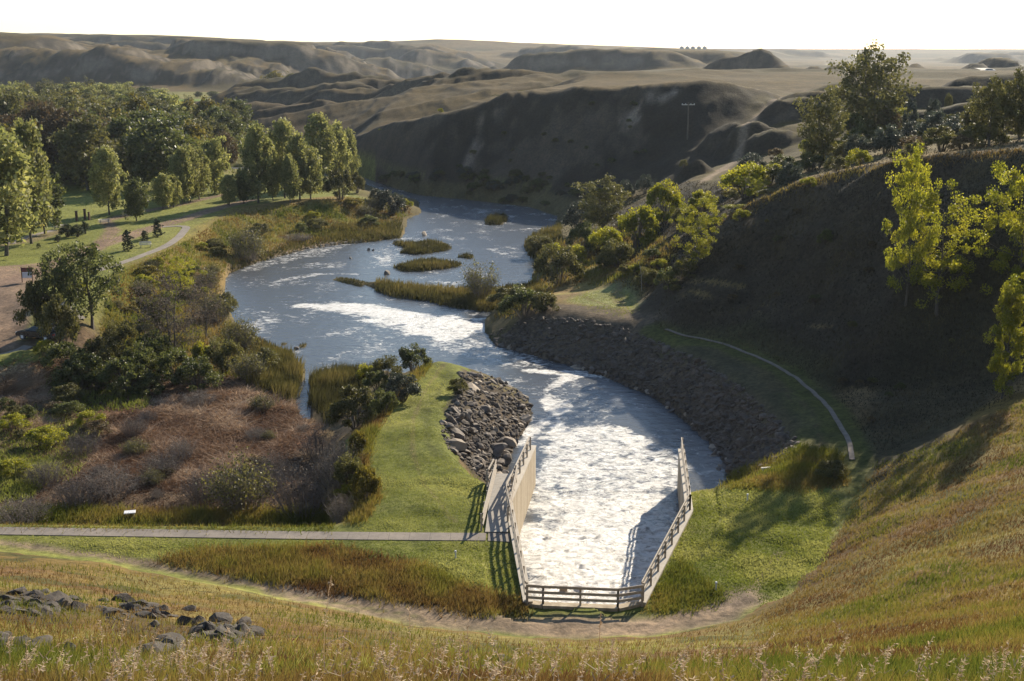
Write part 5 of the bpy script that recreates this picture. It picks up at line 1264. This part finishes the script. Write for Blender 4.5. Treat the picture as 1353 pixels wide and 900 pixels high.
o = blades('shore_reeds', [
    ([(330, 480), (385, 470), (398, 490), (396, 512), (386, 530), (330, 505)], 5000, 1.1, .025, .1, 1), ([(408, 490), (450, 484), (500, 490), (470, 530), (440, 560), (408, 530)], 7000, 1.2, .025, .1, 1),
    ([(440, 298), (530, 292), (530, 314), (480, 320), (430, 316)], 4000, .8, .04, .2, .9), ([(495, 371), (560, 380), (640, 384), (712, 374), (716, 392), (700, 406), (640, 411), (560, 398), (500, 386)], 9000, .8, .035, .2, 1),
    ([(514, 321), (545, 321), (565, 317), (603, 328), (580, 335), (530, 337), (524, 330)], 3000, .6, .035, 0, .8), ([(516, 353), (545, 345), (575, 342), (618, 350), (560, 360), (530, 360)], 3000, .6, .035, .1, .9), ([(598, 342), (612, 336), (632, 338), (625, 343)], 400, .6, .035, 0, .6),
    ([(634, 297), (642, 287), (670, 283), (678, 290), (664, 299)], 1200, .9, .04, 0, .4), ([(366, 450), (410, 452), (405, 461), (368, 459)], 500, .35, .03, 0, .5), ([(440, 366), (455, 367), (492, 374), (478, 381), (450, 374)], 900, .3, .03, 0, .6),
    ([(696, 312), (740, 296), (742, 330), (710, 345), (692, 328)], 3000, .9, .035, .1, .8), ([(300, 360), (400, 328), (470, 316), (440, 300), (320, 345)], 2500, .5, .035, 0, .7), ([(300, 430), (390, 470), (330, 480), (290, 450)], 3500, .7, .03, .2, 1)], g_reed, 66, .2); tag(o, kind='stuff')

# seed-headed stalks right in front of the photographer
rs = np.random.RandomState(71)
mat_stalk = leafy('dry_stalk', [(0, (.22, .14, .09)), (.5, (.38, .28, .19)), (1, (.60, .49, .37))], .4, 1.15, .6, .2)
V_ = []; Fs = []; lv = []
def quad(a, b2, c_, d_, v): n = len(V_); V_.extend([a, b2, c_, d_]); Fs.append((n, n + 1, n + 2, n + 3)); lv.append(v)
spots = [(152, 930, 12, .92), (424, 940, 13, 1.35), (540, 905, 14, .95), (665, 930, 12, .8), (790, 930, 11, .95), (190, 920, 12, .75), (450, 925, 11, .8), (620, 930, 12, .75), (1215, 925, 12, .7), (1135, 920, 13, .9), (1330, 915, 12, .65)]
for c in [(30, 16), (150, 26), (285, 30), (410, 14), (520, 20), (640, 10), (700, 22), (800, 8), (900, 9), (1010, 20), (1120, 9), (1230, 12), (1330, 20), (225, 12)]:
    for _ in range(int(c[1] * 1.9)): spots.append((c[0] + rs.normal() * 38, rs.uniform(880, 960), rs.uniform(7.5, 16), rs.uniform(.2, .62) * (1.25 if rs.rand() < .2 else .85)))
for px, py, d, h in spots:
    q = G(px, d, 22); x0, y0 = q[0], q[1]; z0 = gz(x0, y0); side = Vector((1, .25, 0)); bend = rs.normal() * .25 + .16
    n_ = 7; prev = None; pts = []
    for k in range(n_):
        f = k / (n_ - 1); pts.append(Vector((x0 + bend * h * f * f, y0 + rs.normal() * .01, z0 + h * f * (1 - .18 * abs(bend) * f * 2))))
    v = rs.rand() * .6 + .2
    for a, b2 in zip(pts[:-1], pts[1:]):
        w_ = .0035; quad(a - side * w_, a + side * w_, b2 + side * w_ * .7, b2 - side * w_ * .7, v * .7)
    for k in range(int(14 + 22 * h)):
        f = rs.uniform(.52, 1.0); i = min(n_ - 2, int(f * (n_ - 1))); p = pts[i].lerp(pts[i + 1], f * (n_ - 1) - i)
        L_ = rs.uniform(.03, .075) * (1.15 - f * .4); dv = Vector((rs.normal() * .8 + bend, rs.normal() * .6, rs.uniform(-.5, 1.0))).normalized() * L_; sd2 = dv.cross(Vector((rs.normal(), rs.normal(), rs.normal()))).normalized() * .006
        quad(p, p + dv * .5 + sd2, p + dv, p + dv * .5 - sd2, min(1, v + rs.rand() * .5))
    for k in range(3):   # drooping leaves
        f = rs.uniform(.1, .5); i = int(f * (n_ - 1)); p = pts[i]; a = rs.rand() * 6.28; o1 = Vector((math.cos(a), math.sin(a), .5)) * h * .16; o2 = Vector((math.cos(a), math.sin(a), -.1)) * h * .3; w2 = Vector((-math.sin(a), math.cos(a), 0)) * .006
        quad(p - w2, p + w2, p + o1 + w2, p + o1 - w2, v); quad(p + o1 - w2, p + o1 + w2, p + o2, p + o2, v)
o = link('seeding_grass', np_mesh('seeding_grass', [tuple(p) for p in V_], Fs, mat_stalk, False, None, {'lv': lv})); tag(o, kind='stuff')
# ================================================================== ROCKS
mat_rock = simple('fieldstone', (.055, .044, .036), (.20, .16, .13), 1.6, .85, .5, .06)
mat_rock2 = simple('sandstone', (.20, .16, .12), (.38, .31, .24), 1.4, .85, .5, .06)
def rock_mesh(seed, mat):
    rs = np.random.RandomState(seed); bm = bmesh.new(); bmesh.ops.create_icosphere(bm, subdivisions=2, radius=.5)
    sc_ = np.array([rs.uniform(.8, 1.3), rs.uniform(.6, 1.0), rs.uniform(.35, .75)])
    planes = []
    for k in range(9):
        n = Vector(rs.normal(size=3)).normalized(); planes.append((n, rs.uniform(.27, .42)))
    for v in bm.verts:
        c = v.co.copy()
        for n, dd in planes:
            q = c.dot(n)
            if q > dd: c -= n * (q - dd) * .97
        v.co = Vector((c.x * sc_[0], c.y * sc_[1], c.z * sc_[2])) * 1.25 + Vector(rs.normal(size=3)) * .012
    me = bpy.data.meshes.new('rock'); bm.to_mesh(me); bm.free(); me.materials.append(mat); return me
RK = [rock_mesh(s_, mat_rock if s_ % 3 else mat_rock2) for s_ in range(300, 309)]
mat_rock3 = simple('dark_fieldstone', (.026, .021, .017), (.085, .067, .052), 2.2, .9, .8, .08)
mat_rockb = simple('brown_riprap', (.04, .031, .024), (.14, .108, .084), 1.1, .9, .6, .08)
RKD = [rock_mesh(s_, mat_rock3) for s_ in range(320, 327)]
ORD = ['first', 'second', 'third', 'fourth', 'fifth', 'sixth', 'seventh', 'eighth', 'ninth', 'tenth', 'eleventh', 'twelfth', 'thirteenth', 'fourteenth', 'fifteenth', 'sixteenth', 'seventeenth', 'eighteenth', 'nineteenth', 'twentieth']
rs = np.random.RandomState(9)
def rock(p, size, label, group, sink=.25, cat='boulder'):
    o = link('boulder', RK[rs.randint(len(RK))]); s_ = size * np.array([rs.uniform(.8, 1.3), rs.uniform(.8, 1.2), rs.uniform(.7, 1.3)])
    o.scale = s_; o.location = (p[0], p[1], p[2] + size * (.25 - sink)); o.rotation_euler = (rs.normal() * .45, rs.normal() * .45, rs.rand() * 6.28)
    tag(o, label, cat, group); return o
PILE = [(606, 492), (640, 494), (672, 508), (700, 530), (705, 548), (690, 573), (668, 602), (664, 640), (646, 640), (622, 620), (592, 594), (580, 562), (602, 530)]
RIP = [(648, 440), (700, 420), (760, 420), (830, 434), (872, 452), (930, 478), (985, 516), (1026, 553), (1056, 586), (1045, 604), (965, 630), (940, 590), (900, 553), (860, 524), (810, 503), (760, 485), (700, 470), (656, 456)]
def picks(poly, n, rs):
    X, Y = sample_poly(poly, n, rs); return hit_many(X, Y)
for p in picks(PILE, 165, rs): rock(p, float(np.clip(rs.lognormal(-.5, .38), .3, 1.5)), "angular grey boulder in the rock pile beside the fishing deck", 'boulders of the pile beside the deck')
lowband = [(656, 452), (700, 462), (760, 478), (810, 496), (860, 516), (900, 543), (935, 572), (962, 606), (968, 628), (950, 625), (925, 580), (890, 545), (850, 519), (800, 500), (700, 468), (650, 456)]
for p in picks(lowband, 110, rs): rock(p, rs.uniform(.4, 1.1), "pale boulder at the water's edge under the riprap bank", 'boulders along the foot of the riprap bank')
# the rest of the riprap: too many to count
def rock_mass(name, pts_list, sizes, mat, seed):
    rs = np.random.RandomState(seed); VV = []; FF = []; n0 = 0
    base = []
    for me in RK:
        v = np.zeros(len(me.vertices) * 3); me.vertices.foreach_get('co', v); f = np.array([tuple(q.vertices) for q in me.polygons]); base.append((v.reshape(-1, 3), f))
    for p, s_ in zip(pts_list, sizes):
        v, f = base[rs.randint(len(base))]; a = rs.rand() * 6.28; b3 = rs.normal() * .5
        Rz = np.array([[math.cos(a), -math.sin(a), 0], [math.sin(a), math.cos(a), 0], [0, 0, 1]]); Rx = np.array([[1, 0, 0], [0, math.cos(b3), -math.sin(b3)], [0, math.sin(b3), math.cos(b3)]])
        VV.append((v * s_) @ (Rz @ Rx).T + p); FF.append(f + n0); n0 += len(v)
    o = link(name, np_mesh(name, np.concatenate(VV), np.concatenate(FF), mat)); tag(o, kind='stuff'); return o
pr_ = np.concatenate([picks(RIP, 4200, rs), picks(PILE, 1500, rs)]); rock_mass('riprap', pr_, np.clip(rs.lognormal(-1.3, .45, len(pr_)), .15, 1.1), mat_rockb, 12)
sh = picks([(300, 366), (340, 346), (400, 328), (450, 318), (478, 312), (482, 322), (440, 328), (400, 335), (340, 352), (300, 376)], 700, rs); rock_mass('shore_gravel', sh, rs.uniform(.15, .5, len(sh)), mat_rock2, 13)
# outcrop on the dam face
gF = 'boulders scattered on the near slope'
fr_ = [(287, 822, 34, "largest upright slab in the boulder cluster on the near slope"), (270, 836, 30, None), (300, 842, 34, None), (322, 838, 28, None), (262, 822, 20, None), (246, 826, 22, None), (280, 848, 24, None), (340, 840, 22, "flat boulder at the right end of the cluster on the near slope"), (312, 852, 24, None), (255, 842, 18, None),
       (245, 806, 22, None), (215, 806, 16, None), (165, 795, 22, None), (178, 800, 22, None), (20, 786, 24, None), (35, 794, 28, None), (12, 795, 22, None), (48, 800, 20, None), (75, 796, 30, "pale flat boulder in the left group on the near slope"), (98, 792, 16, None), (100, 806, 26, None), (60, 812, 22, None), (140, 812, 22, None), (190, 815, 26, None), (200, 828, 20, None),
       (225, 858, 22, None), (205, 862, 26, None), (235, 866, 20, None), (20, 860, 24, None), (5, 846, 20, None), (90, 864, 22, None), (660, 872, 24, "dark boulder half hidden by grass near the lower middle"), (150, 870, 18, None), (8, 810, 20, None)]
rs_n = np.random.RandomState(19)
for cx_, cy_, n_, sx_, sy_ in ((45, 800, 7, 48, 9), (180, 806, 5, 40, 8), (290, 838, 7, 34, 9), (218, 860, 3, 18, 4)):
    for _ in range(n_): fr_.append((cx_ + rs_n.normal() * sx_ * .6, cy_ + rs_n.normal() * sy_ * .6, rs_n.uniform(12, 22), None))
cl_of = lambda x: 'left' if x < 125 else 'middle' if x < 238 else 'right'
cl = {'left': [], 'middle': [], 'right': []}
for q in fr_:
    if q[3] is None: cl[cl_of(q[0])].append(q)
for k in cl: cl[k].sort(key=lambda q: q[0])
for q in fr_:
    px, py, w_, lb = q
    if lb is None:
        c_ = cl_of(px); i_ = cl[c_].index(q); n_ = len(cl[c_])
        lb = ("dark boulder, %s from the left in the near slope's %s rock cluster" % (ORD[i_], c_)) if i_ < 12 else ("dark boulder, %s from the right in the near slope's %s rock cluster" % (ORD[n_ - 1 - i_], c_))
    if px < 0: continue
    p = hit(px, py); o = rock(p, w_ * depth(p) / F * 1.15, lb, gF, .36); o.data = RKD[int(px * 7) % len(RKD)]
    o.scale[2] *= 1.25; o.rotation_euler[0] *= 1.6
_rp = []; _rz = []
for cx_, cy_, n_, sx_, sy_ in ((45, 802, 130, 50, 10), (180, 808, 90, 40, 10), (295, 836, 150, 36, 11), (218, 862, 60, 24, 6), (20, 855, 50, 24, 8)):
    X_ = cx_ + rs_n.normal(size=n_) * sx_ * .6; Y_ = cy_ + rs_n.normal(size=n_) * sy_ * .6; h_ = hit_many(X_, Y_)
    _rp.append(h_ - np.array([0, 0, .05])); _rz.append(rs_n.lognormal(-1.35, .5, n_))
RK, _keep = RKD, RK
rock_mass('rubble', np.concatenate(_rp), np.clip(np.concatenate(_rz), .08, .6), mat_rock3, 14)
RK = _keep
for px, py, w_, lb in [(561, 311, 9, "low rock standing in the bright upper river"), (487, 331, 5, "left of two small dark rocks in the quiet water"), (493, 331, 4, "right of two small dark rocks in the quiet water"), (463, 342, 4, "single dark rock in the quiet water left of the islands"), (512, 362, 9, "pale rock by the near island"), (392, 461, 8, "flat rock beside the little reed patch")]:
    p = Vector(Z(px, py, WATER)); rock((p.x, p.y, WATER), w_ * depth(p) / F, lb, 'rocks in the river', .1, 'rock')
# logs, posts
mat_pale = simple('bleached_wood', (.5, .45, .38), (.65, .6, .52), 6, .8, .1, .01)
p = hit(1016, 621); m = MB(); m.bar((-.55, 0, .12), (.55, .15, .16), .16, .1); m.bar((-.4, 0, -.1), (-.4, 0, .1), .08, .08); m.bar((.4, .1, -.1), (.4, .1, .1), .08, .08); o = m.build('plank', mat_pale); o.location = p; tag(o, "bleached plank lying at the edge of the right lawn above the rocks", 'plank')
mat_pipe = simple('painted_pipe', (.5, .52, .55), (.65, .66, .68), 5, .5, 0)
for px, py, lb in [(987.5, 662, "white marker pipe with a cap on the right lawn, the far one"), (946, 780, "grey blue marker pipe low in the grass near the dirt road"), (602, 738, "small grey marker pipe on the left lawn below the path")]:
    p = hit(px, py); root = empty('marker_pipe', p); tag(root, lb, 'marker post', 'marker pipes round the basin')
    m = MB(); m.cone((0, 0, -.1), .04, .04, .5, 10); m.build('pipe', mat_pipe, root); m = MB(); m.cone((0, 0, .401), .07, .05, .08, 10); m.build('cap', mat_pipe, root); 
# white slab seat by the path
p = hit(172, 684); root = empty('slab_seat', p, .25); tag(root, "white slab seat in the verge above the concrete path", 'seat')
mat_white = simple('white_paint', (.62, .62, .64), (.74, .74, .75), 4, .5, 0)
m = MB(); m.box((0, 0, .36), .75, .55, .07); m.build('top', mat_white, root, .01)
for x in (-.25, .25):
    m = MB(); m.box((x, 0, -.1), .08, .45, .46); m.build('leg', mat_concd, root)
# park bench
def bench(px, py, name, label, rz, L_=1.7, cat='bench'):
    p = hit(px, py); root = empty(name, p, rz); tag(root, label, cat)
    m = MB()
    for k in range(3): m.box((0, -.15 + .15 * k, .44), L_, .13, .05)
    m.build('seat', mat_pale, root)
    m = MB()
    for k in range(2): m.bar((-L_ / 2, .27 + .03 * k, .62 + .17 * k), (L_ / 2, .27 + .03 * k, .62 + .17 * k), .04, .13)
    m.build('backrest', mat_pale, root)
    for x in (-L_ * .38, L_ * .38):
        m = MB(); m.box((x, 0, -.05), .07, .4, .488); m.bar((x, .22, .3), (x, .33, .85), .05, .05); m.build('leg', mat_concd, root)
bench(192.5, 327, 'park_bench', "white bench on the grass beside the curving path", .35)
def picnic(px, py, label, rz):
    p = hit(px, py); root = empty('picnic_table', p, rz); tag(root, label, 'picnic table')
    m = MB()
    for k in range(5): m.box((0, -.3 + .15 * k, .72), 1.8, .135, .045)
    m.build('tabletop', mat_pale, root)
    for s_ in (-1, 1):
        m = MB(); m.box((0, s_ * .68, .42), 1.8, .26, .045); m.build('seat', mat_pale, root)
    for x in (-.65, .65):
        m = MB(); m.bar((x, -.6, -.03), (x, .25, .70), .05, .09); m.bar((x + .053, .6, -.03), (x + .053, -.25, .70), .05, .09); m.bar((x - .053, -.75, .38), (x - .053, .75, .38), .05, .09); m.build('leg_frame', mat_wood, root)
picnic(138, 296, "pale picnic table between the park road's two branches", .3)
picnic(78, 303, "shaded picnic table under the dark green tree", -.3)
# gate posts
mat_postb = simple('brown_post', (.07, .03, .022), (.11, .05, .035), 4, .7, .1)
for px, py, tp, w_, lb in [(101.5, 292, 279.5, 2.6, "left dark brown post behind the junipers"), (112.5, 290, 277, 2.6, "tallest dark brown post behind the junipers"), (118, 291, 281, 2.2, "right dark brown post behind the junipers")]:
    p = hit(px, py); tt = depth(p); h = (py - tp) * tt / F; w2 = w_ * tt / F
    root = empty('gate_post', p); tag(root, lb, 'post', 'brown posts at the park entrance')
    m = MB(); m.box((0, 0, -.1), w2, w2, h + .1); m.build('post', mat_postb, root, .02); m = MB(); m.box((0, 0, h + .002), w2 * 1.25, w2 * 1.25, .1); m.build('cap', mat_postb, root)
# park notice board
p = hit(36.5, 373); root = empty('notice_board', p, .1); tag(root, "notice board with a dark red header by the gravel lot", 'sign')
mat_red = simple('dark_red_paint', (.10, .02, .02), (.13, .03, .03), 3, .6, 0); mat_pan = simple('sign_panel', (.42, .42, .48), (.6, .58, .62), 2.5, .5, 0)
for x in (-.62, .62):
    m = MB(); m.bar((x, 0, -.2), (x, 0, 1.9), .1, .1); m.build('post', mat_postb, root)
m = MB(); m.box((0, 0, .55), 1.13, .05, .72); m.build('panel', mat_pan, root, .01); m = MB(); m.box((0, 0, 1.28), 1.13, .06, .55); m.build('header', mat_red, root, .01)
# parked cars
def car(loc, rz, paint, label, length=4.6, group=None, name='parked_car'):
    root = empty(name, loc, rz); tag(root, label, 'car', group); s_ = length / 4.6
    mat_gl = simple(name + '_glass', (.02, .025, .03), (.03, .035, .04), 3, .12, 0)
    prof_b = [(-2.25, .35), (-2.3, .62), (-2.2, .92), (-1.2, 1.0), (1.0, .98), (2.1, .82), (2.28, .6), (2.25, .35)]
    prof_c = [(-1.95, .96), (-1.55, 1.42), (-1.2, 1.5), (.1, 1.48), (.4, 1.38), (1.05, .97)]
    def ext(pf, w0, w1, zsplit):
        V = []; n = len(pf)
        for sgn in (-1, 1):
            for x, z_ in pf: V.append((x * s_, sgn * (w1 if z_ > zsplit else w0) * s_, z_ * s_))
        return V, [tuple(range(n)), tuple(range(2 * n - 1, n - 1, -1))] + [(i, n + i, n + (i + 1) % n, (i + 1) % n) for i in range(n)]
    m = MB(); m.add(*ext(prof_b, .9, .86, .7)); o = m.build('body', paint, root, .05)
    m = MB(); m.add(*ext(prof_c, .82, .62, 1.2)); m.build('cabin', mat_gl, root, .04)
    m = MB(); m.box((-.55 * s_, 0, 1.495 * s_), 1.5 * s_, 1.2 * s_, .04 * s_); m.build('roof', paint, root, .01)
    for x in (-1.45, 1.4):
        for y in (-.82, .82):
            m = MB(); n = 14; V = []
            for yy in (-.11, .11):
                for i in range(n): V.append(((x + .33 * math.cos(6.2832 * i / n)) * s_, (y + yy) * s_, (.33 + .33 * math.sin(6.2832 * i / n)) * s_))
            m.add(V, [tuple(range(n)), tuple(range(2 * n - 1, n - 1, -1))] + [(i, n + i, n + (i + 1) % n, (i + 1) % n) for i in range(n)]); w_ = m.build('wheel', mat_dark, root)
            m = MB(); m.bar((x * s_, (y - .13) * s_, .33 * s_), (x * s_, (y + .13) * s_, .33 * s_), .3 * s_, .3 * s_); m.build('rim', mat_white, w_)
    for y in (-.65, .65):
        m = MB(); m.box((-2.28 * s_, y * s_, .68 * s_), .06, .3 * s_, .14 * s_); m.build('tail_lamp', mat_redl, root)
        m = MB(); m.box((2.24 * s_, y * s_, .62 * s_), .06, .3 * s_, .14 * s_); m.build('headlight', mat_white, root)
mat_redl = simple('tail_red', (.4, .02, .01), (.5, .03, .02), 3, .3, 0)
mat_navy = simple('dark_car_paint', (.012, .014, .02), (.016, .018, .026), 2, .25, 0); mat_wcar = simple('white_car_paint', (.7, .7, .7), (.75, .75, .75), 2, .3, 0)
p = hit(53, 448); car((p.x, p.y, p.z), 2.8, mat_navy, "dark car parked in the gravel lot behind the olive thicket", 4.7)
HWY = [(1270, 620), (1310, 600), (1340, 560), (1370, 500), (1420, 430)]
for px, d, rz, lb in [(1308.5, 560, .1, "white vehicle leftmost on the far road at the right edge"), (1320, 510, .5, "white vehicle second from the left on the far road"), (1336, 500, .9, "white vehicle third from the left on the far road"), (1345, 460, .9, "white vehicle fourth from the left on the far road")]:
    q = G(px, d, 18); car((q[0], q[1], gz(q[0], q[1]) + .05), rz, mat_wcar, lb, 5.0, 'white vehicles on the far road')
mat_asph = simple('asphalt', (.05, .05, .052), (.075, .075, .075), 1, .8, .1)
ribbon('road', [G(1290, 590, 18), G(1320, 540, 18), G(1342, 490, 18), G(1362, 440, 18), G(1400, 380, 18)], 6.5, mat_asph, .12, 6)
# utility poles
def pole(px, d, top, label, arm=2.4, rz=0.0, wires=True):
    q = G(px, d, 10); z0 = gz(q[0], q[1]); v = (450 - top) / F; zt = CAMZ + d * (-SP + v * CP) / (CP + v * SP); h = zt - z0
    root = empty('utility_pole', (q[0], q[1], z0), rz); tag(root, label, 'utility pole')
    m = MB(); m.cone((0, 0, -.5), .16, .10, h + .5, 8); m.build('pole', mat_bark, root)
    m = MB(); m.bar((-arm / 2, .13, h - .45), (arm / 2, .13, h - .45), .1, .12); m.build('crossarm', mat_pale, root)
    for x in (-arm * .46, -arm * .2, arm * .2, arm * .46):
        m = MB(); m.cone((x, .13, h - .385), .07, .05, .2, 8); m.build('insulator', mat_white, root)
    return root
pole(908, 250, 135.5, "utility pole with a pale crossarm in front of the dark bluff", 2.6)
pole(1307, 330, 106, "small utility pole on the upland near the right edge", 1.6)
p = hit(848, 385); o = MB(); o.bar((0, 0, -.2), (-.12, 0, 1.9), .05, .05); o.bar((-.12, 0, 1.9), (-.35, 0, 3.3), .035, .035); o.bar((-.1, 0, 1.6), (.15, .1, 2.3), .02, .02); o = o.build('dead_stem', mat_wood); o.location = p; tag(o, "thin pale dead stem leaning beside the footpath under the dark hill", 'dead tree')
# grain bins on the skyline
mat_bin = simple('galvanised_steel', (.20, .21, .22), (.27, .28, .29), 2, .5, 0)
for k, (px, lb) in enumerate([(901, "first grain bin from the left on the skyline"), (908.4, "second grain bin from the left on the skyline"), (915.7, "middle one of the five grain bins on the skyline"), (923.7, "fourth grain bin from the left on the skyline"), (931.2, "rightmost grain bin on the skyline")]):
    q = G(px, 2600, 30); z0 = gz(q[0], q[1]); v = (450 - 63.4) / F; zz = CAMZ + 2600 * (-SP + v * CP) / (CP + v * SP)
    root = empty('grain_bin', (q[0], q[1], max(z0, zz - 2))); tag(root, lb, 'grain bin', 'grain bins on the skyline')
    m = MB(); m.cone((0, 0, -3), 4.4, 4.4, 3.6 + 3, 20); m.build('wall', mat_bin, root); m = MB(); m.cone((0, 0, 3.61), 4.5, .7, 2.2, 20); m.build('roof', mat_bin, root); m = MB(); m.cone((0, 0, 5.82), .5, .4, .4, 8); m.build('vent_cap', mat_bin, root)
# far shelterbelt of small trees
rs = np.random.RandomState(88); VV = []; lv = []; 
X = rs.uniform(842, 950, 160); dsh = 1900 + (X - 842) * 2 + rs.uniform(-60, 60, 160)
for px, d in zip(X, dsh):
    q = G(px, d, 20); z0 = gz(q[0], q[1]); c_ = np.array([q[0], q[1], z0 + 5]); pts = c_ + rs.normal(size=(60, 3)) * np.array([3, 3, 2.6]); a_v, a_q = leaves_np(rs, pts, 2.4); VV.append(a_v); lv.append(rs.rand(60))
VV = np.concatenate(VV); o = link('shelterbelt', np_mesh('shelterbelt', VV, np.arange(len(VV)).reshape(-1, 4), ML_['olive'], False, None, {'lv': np.concatenate(lv)})); tag(o, kind='stuff')

# ================================================================== AIR
HZ = 6200
m = MB(); m.box((0, HZ / 2 - 200, -8), 9000, HZ, 8 + 80)
mh = bpy.data.materials.new('haze_air'); mh.use_nodes = True; t = mh.node_tree; t.nodes.clear()
out = N(t, 'ShaderNodeOutputMaterial'); pv = N(t, 'ShaderNodeVolumePrincipled'); pv.inputs['Density'].default_value = HAZE = 0.000058; pv.inputs['Color'].default_value = (.80, .88, 1, 1); pv.inputs['Anisotropy'].default_value = .3
t.links.new(pv.outputs[0], out.inputs['Volume'])
hz = m.build('haze', mh); tag(hz, kind='stuff')
